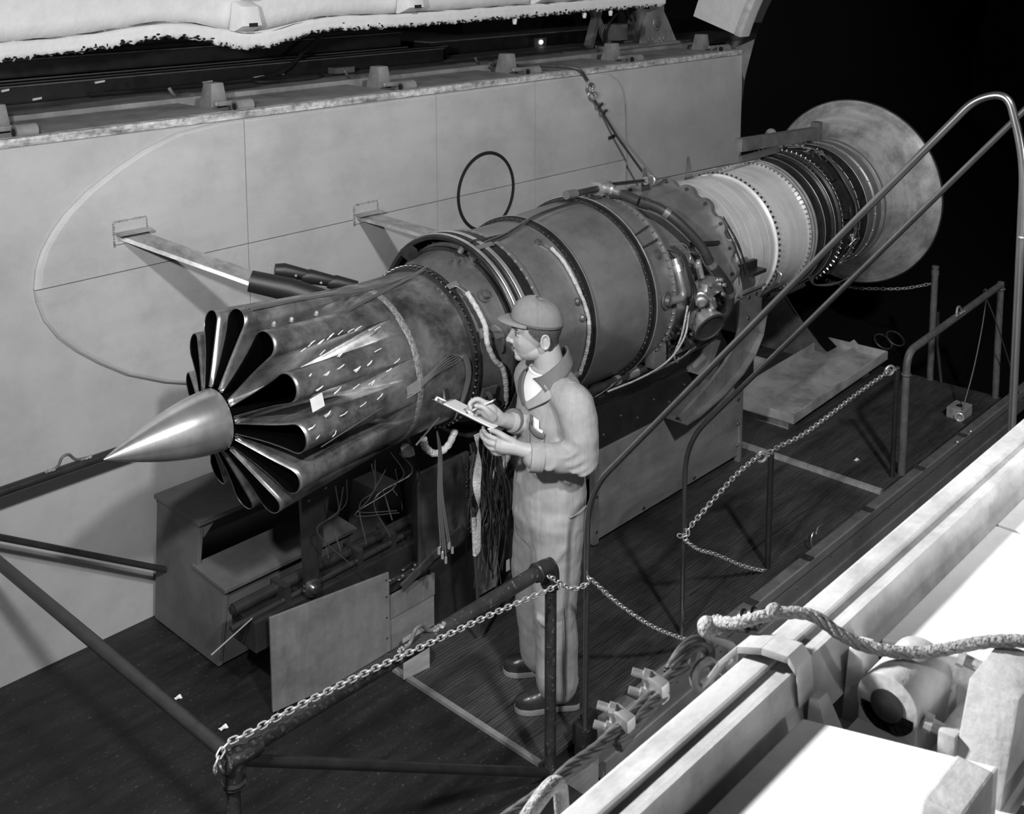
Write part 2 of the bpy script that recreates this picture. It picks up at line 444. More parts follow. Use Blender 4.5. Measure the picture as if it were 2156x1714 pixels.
for i, x in enumerate(BX):
    r = thing('hinge_bracket', 'grey hinge bracket on the far ledge, ' + words[i], 'bracket', (x + .06, 5.0, 2.30), 'hinge brackets along the far ledge')
    MB().hexa([(x - .02, 5.06, 2.30), (x + .10, 5.06, 2.30), (x + .10, 5.20, 2.30), (x - .02, 5.20, 2.30),
               (x + .005, 5.08, 2.51), (x + .075, 5.08, 2.51), (x + .075, 5.16, 2.51), (x + .005, 5.16, 2.51)]).build('post', 'ledge_paint', r, bevel=.005)
    k = MB().tube([(x + .04, 4.93, 2.402), (x + .135, 4.93, 2.402)], .034, 20).build('knuckle', 'ledge_paint', r)
    MB().cyl((x + .037, 4.93, 2.402), (x + .0395, 4.93, 2.402), .019, n=16).build('bore', 'void_black', k)
    pn = MB().box(x - .01, x + .11, 5.00, 5.018, 2.40, 2.425).build('clamp_bar', 'ledge_paint', r, bevel=.006)
    for s in (-.015, .115): MB().ball((x + s, 5.009, 2.412), .014, 10, 6).build('pin_end', 'ledge_paint', pn)

# --- near wall, seen from above: mirror of the far ledge
struct(MB().box(-1.2, 7.7, .46, .52, -.7, 2.33).build('wall_front', 'wall_paint', smooth=0))
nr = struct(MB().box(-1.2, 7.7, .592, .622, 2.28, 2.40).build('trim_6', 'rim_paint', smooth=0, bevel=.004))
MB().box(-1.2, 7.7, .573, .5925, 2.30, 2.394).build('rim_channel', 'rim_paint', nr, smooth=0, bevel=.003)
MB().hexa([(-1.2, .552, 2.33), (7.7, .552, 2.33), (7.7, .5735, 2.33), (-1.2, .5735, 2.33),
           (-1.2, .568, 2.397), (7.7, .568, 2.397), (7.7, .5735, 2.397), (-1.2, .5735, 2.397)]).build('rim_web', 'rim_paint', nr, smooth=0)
nl = struct(MB().box(-1.2, 7.7, -1.2, .552, 2.20, 2.30).build('trim_5', 'deck_overexposed', smooth=0))
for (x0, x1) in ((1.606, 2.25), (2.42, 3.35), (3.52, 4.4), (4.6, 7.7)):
    MB().box(x0, x1, .355, .543, 2.28, 2.366).build('cover_plate', 'deck_overexposed', nl, smooth=0, bevel=.003)
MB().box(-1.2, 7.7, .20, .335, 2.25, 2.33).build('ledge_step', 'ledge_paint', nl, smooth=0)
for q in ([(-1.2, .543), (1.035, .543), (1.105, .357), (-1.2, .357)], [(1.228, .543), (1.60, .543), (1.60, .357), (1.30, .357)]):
    MB().prism([(x, y, 2.28) for x, y in q], (0, 0, .086)).build('cover_plate', 'deck_overexposed', nl, smooth=0, bevel=.003)
MB().box(-1.2, .99, .335, .356, 2.28, 2.405).build('kerb', 'deck_overexposed', nl, smooth=0, bevel=.003)
MB().box(1.30, 7.7, .335, .356, 2.28, 2.405).build('kerb', 'deck_overexposed', nl, smooth=0, bevel=.003)
# ================================================================== the jet engine (axis along local x)
EN = thing('jet_engine', 'long bare jet engine with lobed exhaust nozzle and bellmouth inlet on a test stand', 'jet engine', (4, 3.8, 1.362))
EN.rotation_euler = (0, -.0106, 0)
ORG[EN.name] = V((4, 0, 0))       # parts are written with x = station, y/z from the axis
def E(X, r, th): t = math.radians(th); return V((X, -r * math.sin(t), r * math.cos(t)))
def lath(name, prof, m, parent=EN, n=96, **k): return MB().lathe(prof, n, **k).build(name, m, parent)
def bolts(name, X, R, n, r=.006, h=.012, m='bolt_metal', parent=EN, ax=-1, ph=0):
    b = MB()
    for k in range(n):
        p = E(X, R, ph + 360 * k / n)
        b.spin([(0, r), (h, r), (h + .002, r * .5)], p, (ax, 0, 0), 6)
    return stuff(b.build(name, m, parent))
# nose cone (exhaust plug)
pr = []
for k in range(25):
    u = k / 24; pr.append((1.835 + .46 * u, .002 + .124 * (1 - (1 - u) ** 1.65)))
pr += [(2.305, .126), (2.31, .118)]
lath('nose_cone', pr, 'cone_metal')
lath('plug_body', [(2.31, .119), (2.62, .12), (2.9, .10), (3.1, .01)], 'inside_shade', n=48)
# lobed nozzle: 12 lobes
NL = 12; HW = 8.8; PER = 360 / NL; PH0 = .5
def lobe_path(Rin, Rout):
    pts = []
    for k in range(3): pts.append((-PER / 2 + (PER / 2 - HW) * k / 3, Rin + (.006 if k else 0)))
    Rc = Rout - .052
    for k in range(8):
        u = k / 7; pts.append((-HW * (1 - .12 * math.sin(PI * u)), Rin + .008 + (Rc - Rin - .008) * u))
    for k in range(1, 7):
        a = k / 7 * PI / 2; pts.append((-HW * math.cos(a), Rc + (Rout - Rc) * math.sin(a)))
    pts.append((0, Rout))
    return pts + [(-t, r) for t, r in pts[-2::-1]][:-1]
def sm(u): u = max(0, min(1, u)); return u * u * (3 - 2 * u)
X0, X1 = 3.06, 2.43
ns = 34
rows = []
for i in range(ns + 1):
    s_ = i / ns; X = X0 + (X1 - X0) * s_
    Rout = .362 + .064 * s_; wgt = sm(s_ * 1.02) ** .9
    Rin = Rout - (Rout - .125) * wgt
    full = lobe_path(.125, Rout); row = []
    for L_ in range(NL):
        for (t, r) in full:
            rr = Rout - wgt * (Rout - r)
            # the exit edge leans back towards the plug
            xx = X - .122 * s_ ** 2.2 * max(0, 1 - (rr - .125) / .301) ** 1.15
            row.append(E(xx, rr, PH0 + L_ * PER + t))
    rows.append(row)
nr_ = len(rows[0]); vs = [p for r in rows for p in r]
fs = [(i * nr_ + j, (i + 1) * nr_ + j, (i + 1) * nr_ + (j + 1) % nr_, i * nr_ + (j + 1) % nr_) for i in range(ns) for j in range(nr_)]
lz = MB().add(vs, fs).build('lobed_nozzle', 'nozzle_metal', EN, smooth=50, fix=False)
lz.data.materials.append(MATS['inside_shade'])
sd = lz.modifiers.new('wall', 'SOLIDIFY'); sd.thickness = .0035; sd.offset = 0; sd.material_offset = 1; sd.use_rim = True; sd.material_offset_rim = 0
lip = MB()
for L_ in range(NL):
    pts = [E(2.429 - .122 * max(0, 1 - (r - .125) / .301) ** 1.15, r, PH0 + L_ * PER + t) for (t, r) in lobe_path(.125, .426)[2:-1]]
    lip.tube(pts, .0022, 5)
lip.build('lobe_rims', 'ramp_metal', lz)
lath('nozzle_shell', [(3.06, .362), (3.20, .361), (3.385, .360)], 'nozzle_metal')
lath('weld_band', [(3.045, .3635), (3.055, .3655), (3.075, .3655), (3.085, .363)], 'weld_grey')
lath('shade_cap', [(3.06, .355), (3.12, .30), (3.14, .01)], 'inside_shade', n=48)  # dark cap added inside so the lobe openings stay black
# rear flange with its row of fasteners
fr = lath('nozzle_flange', [(3.375, .360), (3.378, .372), (3.392, .376), (3.394, .366), (3.402, .366), (3.404, .384), (3.416, .384), (3.418, .372)], 'ring_dark')
b = MB()
for k in range(72):
    p = E(3.388, .377, k * 5); q = E(3.400, .377, k * 5 + 1.2)
    b.spin([(0, .005), (.008, .005)], p, E(0, 1, k * 5), 6); b.cyl(p + E(0, .006, k * 5), q + E(.006, .004, k * 5), .0018, n=5)
stuff(b.build('flange_fasteners', 'bolt_metal', fr))
# turbine case and the big open ring
tc_ = lath('turbine_case', [(3.418, .372), (3.46, .385), (3.52, .40), (3.60, .418), (3.66, .43), (3.70, .44)], 'case_dark')
lath('case_rib', [(3.585, .418), (3.587, .432), (3.60, .434), (3.602, .42)], 'ring_dark')
lath('case_rib', [(3.63, .425), (3.632, .444), (3.65, .447), (3.655, .43)], 'case_dark')
sr = lath('shroud_ring', [(3.60, .468), (3.572, .470), (3.568, .486), (3.576, .494), (3.605, .494), (3.61, .486), (3.63, .486), (3.635, .494), (3.67, .493), (3.68, .484), (3.735, .482), (3.745, .472)], 'ring_dark')
lath('shroud_band', [(3.582, .4945), (3.584, .4968), (3.60, .4968), (3.602, .4945)], 'ring_bright', sr)
lath('shroud_band', [(3.640, .4945), (3.642, .4965), (3.664, .4962), (3.666, .4935)], 'ring_bright', sr)
lath('shroud_web', [(3.60, .468), (3.66, .46), (3.69, .44)], 'inside_shade', sr)
for th in (20, 62, 95, -30):
    MB().prism([E(3.59, .497, th), E(3.70, .497, th), E(3.70, .497, th + 3), E(3.59, .497, th + 3)], E(0, .006, th)).build('clip', 'grey_steel', sr)
b = MB()
for k in range(26):
    th = -95 + k * 8; b.spin([(0, .011), (.016, .011), (.02, .006)], E(3.66 + .01 * (k % 3), .441, th), E(-.6, .8, th), 8)
stuff(b.build('case_studs', 'bolt_dark', tc_))
for (X, th, r) in ((3.525, 47, .02), (3.60, 72, .018), (3.60, 20, .022), (3.53, 15, .016)):
    rb = .40 if X < 3.56 else .42
    MB().spin([(-.012, r * 1.7), (.006, r * 1.7), (.007, r), (.028, r), (.03, r * .6)], E(X, rb, th), E(0, 1, th), 16).build('boss', 'case_dark', tc_)
MB().tube([E(3.57, .44, 12), E(3.59, .475, 13), E(3.59, .48, 19), E(3.60, .48, 23)], .016, 12).build('drain_elbow', 'case_dark', tc_)
MB().prism([E(3.43, .40, -17), E(3.50, .41, -17), E(3.50, .44, -22), E(3.43, .43, -22)], E(0, .03, -10)).build('bracket', 'ring_dark', tc_)
bolts('flange_bolts', 3.752, .474, 60, .0075, .012, 'ring_bright')
# exhaust case
c1 = lath('exhaust_case', [(3.745, .455), (3.75, .483), (3.762, .483), (3.764, .462), (3.9, .4625), (4.06, .464), (4.066, .466)], 'case_mid')
f1 = lath('case_flange', [(4.064, .464), (4.066, .480), (4.078, .482), (4.079, .470), (4.086, .470), (4.087, .487), (4.098, .487), (4.10, .468)], 'ring_dark')
bolts('flange_bolts', 4.076, .4765, 84, .0065, .013, 'bolt_dark', f1)
lath('case_flange_rim', [(4.0985, .484), (4.099, .4885), (4.102, .4885), (4.1025, .484)], 'ring_bright', f1)
c2 = lath('combustor_case', [(4.10, .468), (4.2, .474), (4.4, .483), (4.53, .486)], 'case_mid')
f2 = lath('combustor_flange', [(4.525, .486), (4.527, .500), (4.538, .502), (4.540, .490), (4.549, .490), (4.550, .508), (4.562, .508), (4.564, .486)], 'ring_dark')
bolts('flange_bolts', 4.536, .4955, 90, .0055, .012, 'bolt_dark', f2)
lath('flange_rim', [(4.560, .505), (4.561, .511), (4.567, .511), (4.569, .503)], 'ring_bright', f2)
c3 = lath('fuel_case', [(4.564, .486), (4.60, .484), (4.72, .478), (4.755, .474), (4.757, .488), (4.770, .488), (4.772, .455)], 'case_mid')
bolts('flange_bolts', 4.757, .482, 72, .005, .01, 'bolt_metal', c3)
b = MB()
for k in range(7):
    b.spin([(0, .006), (.014, .006), (.018, .003)], E(4.60 + .021 * k, .480, 44 - k * .5), E(0, 1, 44), 8)
    b.spin([(0, .006), (.014, .006), (.018, .003)], E(4.60 + .021 * k, .480, 53 - k * .3), E(0, 1, 52), 8)
stuff(b.build('case_studs', 'bolt_dark', c3))
MB().spin([(-.01, .03), (.004, .03), (.005, .02), (.014, .02), (.015, .008), (.02, .008)], E(4.69, .479, 60), E(0, 1, 60), 18).build('boss', 'case_dark', c3)
lath('compressor_rear_case', [(4.772, .455), (4.80, .425), (4.9, .42), (5.1, .425), (5.30, .435), (5.36, .44)], 'case_mid')
# scalloped flange
NP = 20; b = MB()
for dx in (0, .018, .036):
    outer = []
    for k in range(NP * 8):
        th = 360 * k / (NP * 8); sc = .5 + .5 * math.cos(2 * PI * k / 8)
        outer.append((th, .452 + .028 * sm(sc * 1.3) - dx * .25))
    n = len(outer)
    vs = [E(5.352 + dx, .41, t) for t, r in outer] + [E(5.352 + dx, r, t) for t, r in outer] + [E(5.364 + dx, r, t) for t, r in outer] + [E(5.364 + dx, .41, t) for t, r in outer]
    b.add(vs, [(q * n + i, q * n + (i + 1) % n, (q + 1) * n + (i + 1) % n, (q + 1) * n + i) for q in range(3) for i in range(n)])
pf_ = b.build('scalloped_flange', 'case_mid', EN, smooth=30)
bolts('flange_bolts', 5.351, .464, NP, .010, .010, 'bolt_dark', pf_)
# bright compressor case
cc = lath('compressor_case', [(5.40, .44), (5.45, .432), (5.70, .418), (5.72, .4185), (5.93, .402)], 'case_bright')
for X, R in ((5.52, .4285), (5.62, .4235), (5.74, .4185), (5.84, .4105)):
    lath('case_groove', [(X, R), (X + .002, R + .0009), (X + .008, R + .0006), (X + .009, R - .001)], 'case_bright', cc)
f3 = lath('compressor_flange', [(5.925, .402), (5.927, .415), (5.952, .415), (5.954, .402)], 'case_bright')
b = MB()
for k in range(76):
    th = 360 * k / 76
    b.spin([(0, .0085), (.006, .0085), (.007, .005), (.012, .005)], E(5.939, .414, th), E(0, 1, th), 8)
stuff(b.build('flange_bolts', 'bolt_dark', f3))
lath('front_compressor_case', [(5.954, .402), (6.1, .406), (6.31, .417)], 'case_bright')
f4 = lath('inlet_flange', [(6.305, .417), (6.307, .432), (6.318, .433), (6.320, .420), (6.332, .420), (6.334, .437), (6.352, .437), (6.354, .426), (6.368, .426), (6.37, .438), (6.38, .438), (6.382, .42)], 'ring_bright')
bolts('flange_bolts', 6.309, .426, 84, .0055, .008, 'bolt_dark', f4)
bolts('flange_bolts', 6.372, .432, 84, .0055, .012, 'bolt_dark', f4, ax=1)
inl = lath('inlet_case', [(6.382, .432), (6.44, .438), (6.45, .446), (6.462, .446), (6.464, .438), (6.55, .441), (6.56, .455), (6.575, .455), (6.577, .441), (6.64, .443), (6.65, .458), (6.67, .458), (6.672, .442), (6.74, .443), (6.76, .454), (6.79, .454), (6.80, .444), (6.90, .444), (6.91, .452), (6.925, .452), (6.93, .442), (7.02, .436), (7.04, .446), (7.055, .446), (7.06, .43)], 'ring_dark')
b = MB()
for R_, X_ in ((.446, 6.462), (.455, 6.575), (.458, 6.672), (.452, 6.925), (.446, 7.055)):
    b.lathe([(X_ - .004, R_ + .0005), (X_ - .003, R_ + .0022), (X_ + .001, R_ + .0022), (X_ + .0015, R_ + .0005)], 96)
b.build('band_edges', 'ring_bright', inl)
b = MB()
for k in range(40):
    th = -30 + k * 4.4
    b.spin([(0, .008), (.012, .008), (.018, .005)], E(6.66, .458, th), E(0, 1, th), 6)
    if k % 2: b.spin([(0, .007), (.012, .007)], E(6.92, .452, th), E(0, 1, th), 6)
stuff(b.build('case_studs', 'bolt_metal', inl))
for th, X in ((46, 6.70), (118, 6.66), (132, 6.72), (78, 6.69)):
    MB().prism([E(X, .452, th), E(X + .05, .452, th), E(X + .05, .452, th + 5), E(X, .452, th + 5)], E(0, .03, th)).build('terminal_block', 'ring_dark', inl)
# bellmouth
pr = []
for k in range(31):
    a = k / 30
    pr.append((7.06 + .645 * a, .432 + .004 * a + .248 * (a ** 2.6)))
pr += [(7.712, .690), (7.722, .690), (7.726, .682), (7.715, .676)]
pr += [(7.06 + .65 * (1 - k / 20), .426 + .245 * ((1 - k / 20) ** 2.6)) for k in range(21)]
bl = lath('bellmouth', pr, 'bell_metal')
lath('bellmouth_collar', [(7.055, .43), (7.06, .446), (7.10, .448), (7.11, .438), (7.16, .441), (7.165, .452), (7.19, .453), (7.20, .442), (7.28, .446), (7.29, .455), (7.315, .456), (7.32, .446)], 'case_mid', EN)
lath('bellmouth_rim', [(7.703, .678), (7.705, .691), (7.72, .692), (7.724, .684)], 'ring_dark', bl)
bolts('flange_bolts', 7.166, .4475, 24, .006, .008, 'bolt_metal', bl)
lath('inlet_spinner', [(6.6, .40), (6.95, .10), (7.1, .01)], 'inside_shade', n=40)
# support saddle on top
tb = MB().beam(V((6.20, .05, .555)), V((7.25, .05, .50)), .055, .085).build('top_beam', 'grey_steel', EN, smooth=0, bevel=.003)
MB().beam(V((7.12, .05, .50)), V((7.23, .05, .40)), .05, .06, (1, 0, 0)).build('beam_leg', 'grey_steel', tb, smooth=0)
MB().box(7.20, 7.26, .02, .08, .42, .58).build('beam_leg', 'grey_steel', tb, smooth=0)
MB().box(6.13, 6.60, -.02, -.0, .46, .50).build('beam_plate', 'case_dark', tb, smooth=0)
# ------------------------------------------------------------------ engine dressing
def EP(lst, r): return [E(X, r if not isinstance(r, list) else r[i], th) for i, (X, th) in enumerate(lst)]
def lagged(name, pts, r, parent=EN, m='lagging'):
    P = spline(pts, 8); R = [r * (1 + .10 * math.sin(i * 1.9) + random.uniform(-.05, .05)) for i in range(len(P))]
    return MB().tube(P, R, 10).build(name, m, parent, smooth=60)
lagged('lagged_cable', EP([(3.425, 42.3), (3.43, 54), (3.437, 65.3), (3.425, 75), (3.455, 86.3), (3.507, 93.7), (3.546, 106.6), (3.599, 122.8), (3.631, 135.5)], .425), .0125)
lagged('lagged_cable', EP([(4.013, 34.7), (4.025, 45.5), (4.032, 61.9), (4.05, 75.8), (4.055, 86.3), (4.045, 100.3), (4.045, 116.9)], .478), .010)
lagged('lagged_sleeve', [E(3.28, .40, 160), E(3.31, .45, 165), E(3.37, .50, 166), E(3.43, .48, 163), E(3.46, .42, 158)], .017)
lagged('lagged_sleeve', [E(3.16, .40, 158), E(3.18, .43, 162), E(3.21, .43, 160)], .022)
def wires(name, paths, r, m='wire_steel', parent=EN, n=5):
    b = MB()
    for p in paths: b.tube(spline(p, 6), r, n)
    return b.build(name, m, parent, smooth=60)
# leads fanning out of the cables
wires('sensor_leads', [[E(3.40 + .006 * k, .39, 30 + .6 * k), E(3.415 + .004 * k, .41, 36), E(3.425, .424, 43)] for k in range(5)], .0018)
MB().prism([E(3.385, .388, 30), E(3.44, .396, 30), E(3.44, .396, 34), E(3.385, .388, 34)], E(0, .006, 32)).build('sensor_pad', 'grey_steel', EN)
wires('sensor_leads', [[E(3.98 + .006 * k, .468, 28), E(4.0, .474, 31), E(4.013, .478, 35)] for k in range(4)], .0016)
MB().spin([(-.01, .018), (.008, .018), (.009, .011), (.02, .011)], E(3.98, .463, 27), E(0, 1, 27), 12).build('boss', 'case_dark', EN)
for (X, th) in ((4.01, 70), (4.02, 80), (4.03, 118)):
    MB().spin([(-.01, .02), (.012, .018), (.02, .010)], E(X, .466, th), E(0, 1, th), 10).build('boss', 'case_dark', EN)
b = MB()
for k in range(7):
    b.tube(spline([E(3.46 + .008 * k, .41, 67), E(3.47 + .009 * k, .43, 70 + k * .3), E(3.48 + .008 * k, .425, 76), E(3.50 + .003 * k, .42, 84)], 5), .002, 5)
    b.cyl(E(3.472 + .009 * k, .432, 71.5 + k * .3), E(3.478 + .008 * k, .43, 75), .0042, n=6)
b.build('connector_fan', 'wire_steel', EN)
MB().prism([E(3.41, .405, 66), E(3.46, .41, 66), E(3.46, .41, 72), E(3.41, .405, 72)], E(0, .008, 68)).build('sensor_pad', 'grey_steel', EN)
MB().prism([E(3.42, .40, 106), E(3.50, .41, 106), E(3.50, .41, 113), E(3.42, .40, 113)], E(0, .005, 110)).build('sensor_pad', 'case_mid', EN)
wires('sensor_leads', [[E(3.44 + .004 * k, .405, 109), E(3.45 + .005 * k, .43, 114), E(3.45 + .006 * k, .42, 122)] for k in range(6)], .0016)
# pressure lines along the top of the nozzle
wires('pressure_lines', [[E(2.45, .43 + .004 * k, 2 + 3 * k), E(2.75, .402 + .004 * k, 3 + 2 * k), E(3.05, .372 + .003 * k, 4 + 3 * k), E(3.30, .372 + .004 * k, 6 + k), E(3.40, .40, 8)] for k in range(3)], .003)
wires('pressure_lines', [[E(2.60 + .06 * k, .385, 30 + 2 * k), E(2.85, .385, 24 + k), E(3.12, .372, 14 + k), E(3.38, .395, 10)] for k in range(3)], .003)
wires('thermocouple_leads', [[E(3.06, .37, 86 + k), E(3.14, .374, 81 + k), E(3.24 + .01 * k, .374, 76 + 1.5 * k), E(3.31 + .006 * k, .374, 80), E(3.33 + .007 * k, .374, 92), E(3.32 + .006 * k, .374, 108), E(3.30, .40, 126)] for k in range(5)], .0022)
wires('thermocouple_leads', [[E(3.02, .37, 92), E(2.90, .375, 92), E(2.72, .405, 93), E(2.5, .425, 97)]], .0022)
pd = MB().prism([E(2.985, .366, 86), E(3.065, .366, 84), E(3.065, .366, 92), E(2.985, .366, 94)], E(0, .006, 88)).build('terminal_plate', 'ring_bright', EN)
pd2 = MB().prism([E(2.47, .426, 70), E(2.53, .423, 69), E(2.53, .423, 76), E(2.47, .426, 77)], E(0, .004, 72)).build('patch_plate', 'case_bright', EN)
# yarn tufts taped to the lobes
tf = [(2.543, 43.7), (2.60, 41), (2.642, 41.9), (2.70, 40), (2.746, 39.9), (2.80, 41), (2.841, 40.7), (2.926, 44.6), (2.656, 50.6), (2.517, 57.9), (2.60, 60), (2.677, 59), (2.75, 63),
      (2.814, 62), (2.88, 57.1), (2.955, 66.4), (2.62, 48), (2.70, 52), (2.55, 66), (2.63, 70), (2.72, 72), (2.80, 73), (2.90, 70), (2.56, 80), (2.64, 84), (2.74, 83), (2.83, 82), (2.48, 84), (2.5, 90), (2.58, 92)]
b = MB()
for (X, th) in tf:
    for k in range(random.choice((1, 2, 3))):
        a = E(X, .402 + .02 * (2.9 - X) / .5, th); l = random.uniform(.02, .038); d = E(-l, 0, 0) + V((0, 0, random.uniform(-.006, -.02))) + E(0, .004, th)
        b.tube([a, a + d * .5 + E(0, .004, th), a + d + E(0, random.uniform(-.006, .003), th)], .0017, 4)
stuff(b.build('yarn_tufts', 'tuft_yarn', lz))
for (X, th) in ((2.52, 17), (2.60, 18), (2.72, 19)):
    MB().spin([(-.01, .011), (.003, .009), (.008, .004)], E(X, .385, th), E(0, 1, th), 12).build('probe_boss', 'weld_grey', lz)
# bleed pipe over the top with its valve block
MB().tube(spline(EP([(3.66, 19.3), (3.807, 17.2), (3.967, 12.3), (4.151, 6), (4.364, 3), (4.588, 3.6), (4.70, 4)], .497), 8), .0085, 10).build('top_pipe', 'tube_steel', EN)
MB().tube(spline([E(3.60, .505, 15), E(3.70, .50, 16), E(3.86, .50, 17)], 6), .005, 6).build('top_rod', 'dark_steel', EN)
vb = MB().box(4.70, 4.80, -.03, .05, .49, .565).build('valve_block', 'cast_alloy', EN, bevel=.012)
MB().spin([(0, .03), (.04, .03), (.05, .02), (.09, .02)], (4.75, -.03, .53), (0, -1, -.15), 14).build('valve_cap', 'cast_alloy', vb)
MB().cyl((4.52, .0, .535), (4.70, .0, .53), .018, n=12).build('union', 'dark_steel', vb)
MB().tube([(4.44, .0, .54), (4.52, .0, .535)], .024, 12).build('union_nut', 'grey_steel', vb)
MB().cyl((4.80, .01, .535), (5.20, -.01, .50), .011, n=10).build('actuator_rod', 'tube_steel', EN)
MB().spin([(0, .024), (.05, .024), (.055, .03), (.07, .03)], (5.13, -.005, .505), (1, -.05, -.08), 14).build('actuator', 'cast_alloy', EN)
MB().cyl((5.2, -.01, .50), (6.35, -.02, .452), .007, n=8).build('actuator_rod', 'wire_steel', EN)
for X in (5.18, 5.62):
    MB().prism([(X, .06, .42), (X + .09, .06, .42), (X + .045, .06, .56), (X + .02, .06, .56)], (0, .006, 0)).build('lifting_lug', 'grey_steel', EN)
# the big rubber hose
hp = [(4.788, 24.3), (4.871, 33.9), (4.93, 46.8), (5.005, 63.1), (5.047, 74.6), (5.139, 85.8), (5.222, 97.0), (5.249, 108.5), (5.213, 120.0), (5.093, 126.5), (5.0, 130)]
hs = MB().tube(spline(EP(hp, .525), 8), .027, 14).build('air_hose', 'rubber_hose', EN)
for i in (2, 4, 6):
    pts = spline(EP(hp, .525), 8); k = i * 8 - (6 if i == 2 else 0); MB().tube(pts[k:k + 3], .0295, 14).build('hose_clamp', 'grey_steel', hs)
MB().tube(spline(EP(hp, .525), 8)[0:5], .032, 14).build('hose_coupling', 'dark_steel', hs)
MB().tube([E(4.755, .50, 6), E(4.77, .52, 14), E(4.79, .525, 24.5)], [.024, .028, .028], 12).build('hose_elbow', 'rubber_hose', hs)
# bracket rail across the case behind the hose
MB().beam(E(5.02, .445, 60), E(5.28, .452, 66), .02, .012, E(0, 1, 62)).build('stud_rail', 'bolt_dark', EN)
# vertical air pipe with flanged elbow
ap = MB().pipe([E(4.79, .50, 66), E(4.775, .515, 78), E(4.775, .53, 89), E(4.69, .50, 89)], .022, 14, .05).build('air_pipe', 'case_mid', EN)
MB().spin([(0, .048), (.01, .048), (.011, .03), (.03, .027)], E(4.68, .478, 89), E(.2, 1, 89), 20).build('pipe_flange', 'case_dark', ap)
MB().cyl(E(4.788, .503, 70), E(4.783, .508, 74), .026, n=14).build('pipe_nut', 'cast_alloy', ap)
wires('fuel_lines', [[E(4.78 + .02 * k, .50, 58), E(4.81 + .015 * k, .53, 66), E(4.83 + .012 * k, .53, 78), E(4.86 + .02 * k, .52, 92), E(4.84, .51, 112)] for k in range(3)], .005, 'tube_steel')
wires('fuel_lines', [[E(4.84, .50, 62), E(4.90, .55, 66), E(4.98, .54, 69), E(5.03, .53, 73)], [E(4.80, .49, 56), E(4.86, .54, 60), E(4.88, .53, 68), E(4.83, .52, 72)]], .0035, 'wire_steel')
# fuel control casting
fc = MB().hexa([E(4.97, .50, 97) + V((0, -.04, 0)), E(5.13, .50, 94) + V((0, -.04, 0)), E(5.13, .44, 94), E(4.97, .44, 97),
                E(4.98, .50, 86) + V((0, -.04, 0)), E(5.12, .50, 84) + V((0, -.04, 0)), E(5.12, .44, 84), E(4.98, .44, 86)]).build('fuel_control', 'cast_alloy', EN, bevel=.015)
MB().spin([(0, .045), (.05, .042), (.055, .035), (.085, .03), (.09, .018), (.11, .016)], (4.96, -.50, -.03), (-.75, -.65, -.1), 18).build('pump_body', 'cast_alloy', fc)
for (x, z) in ((5.0, .03), (5.1, .035), (5.13, -.0), (5.0, -.055), (5.12, -.05)):
    MB().spin([(0, .012), (.015, .012), (.017, .006)], (x, -.54, z), (0, -1, .1), 8).build('cap_bolt', 'cast_alloy', fc)
MB().tube([(5.03, -.53, -.06), (5.05, -.53, -.10), (5.06, -.50, -.13)], .022, 12).build('outlet_neck', 'cast_alloy', fc)
MB().cyl((5.0, -.49, .06), (4.985, -.47, .16), .014, n=10).build('banjo_pipe', 'cast_alloy', fc)
MB().cyl((4.985, -.47, .12), (4.982, -.468, .145), .021, n=10).build('banjo_nut', 'ring_bright', fc)
# starter with round mesh grille
so = V((5.06, -.47, -.205)); sa = V((-.20, -.72, -.38)).normalized()
sr_ = MB().spin([(-.10, .05), (-.09, .075), (-.03, .088), (.025, .088), (.03, .098), (.05, .098), (.052, .090), (.03, .086), (.022, .08)], so, sa, 28).build('starter', 'cast_alloy', EN)
MB().torus(so + sa * .052, sa, .088, .008, 32, 8).build('grille_ring', 'dark_steel', sr_)
a_ = sa.orthogonal().normalized(); b_ = sa.cross(a_); g = MB()
g.spin([(.045, .082), (.046, .082)], so, sa, 28); 
gd = g.build('grille_back', 'inside_shade', sr_)
g = MB()
for k in range(-8, 9):
    o_ = k * .0098; h = math.sqrt(max(0, .082 ** 2 - o_ * o_))
    g.tube([so + sa * .051 + a_ * o_ - b_ * h, so + sa * .051 + a_ * o_ + b_ * h], .0012, 4)
    g.tube([so + sa * .053 + b_ * o_ - a_ * h, so + sa * .053 + b_ * o_ + a_ * h], .0012, 4)
stuff(g.build('grille_mesh', 'dark_steel', sr_))
# gearbox under the case with lines and hoses
gb = MB().hexa([E(4.80, .44, 150), E(5.28, .44, 150), E(5.28, .40, 175), E(4.80, .40, 175),
                E(4.80, .46, 132), E(5.10, .46, 128), E(5.10, .38, 128), E(4.80, .38, 132)]).build('gearbox', 'cast_alloy', EN, bevel=.02)
MB().box(4.74, 4.86, -.36, -.30, -.42, -.30).build('gearbox_cover', 'cast_alloy', gb, bevel=.01)
MB().spin([(0, .03), (.03, .03), (.035, .018), (.06, .018)], (5.30, -.34, -.30), (1, -.5, 0), 12).build('gear_shaft', 'cast_alloy', gb)
for k, (x0, x1, th, r, rr, mm) in enumerate([(4.20, 4.66, 146.5, .515, .021, 'dark_steel'), (4.24, 4.62, 151, .535, .010, 'grey_steel'), (4.66, 5.42, 146, .525, .020, 'rubber_hose'), (4.66, 5.40, 150, .54, .014, 'dark_steel'), (4.9, 5.40, 141, .52, .012, 'case_dark')]):
    MB().tube([E(x0, r, th), E(x1, r, th - .5)], rr, 12).build('drain_pipe', mm, EN)
MB().cyl(E(4.50, .515, 146.3), E(4.53, .515, 146.3), .026, n=12).build('pipe_clip', 'ring_bright', EN)
MB().cyl(E(4.60, .515, 146.2), E(4.68, .52, 146), .028, n=12).build('pipe_union', 'cast_alloy', EN)
random.seed(21)
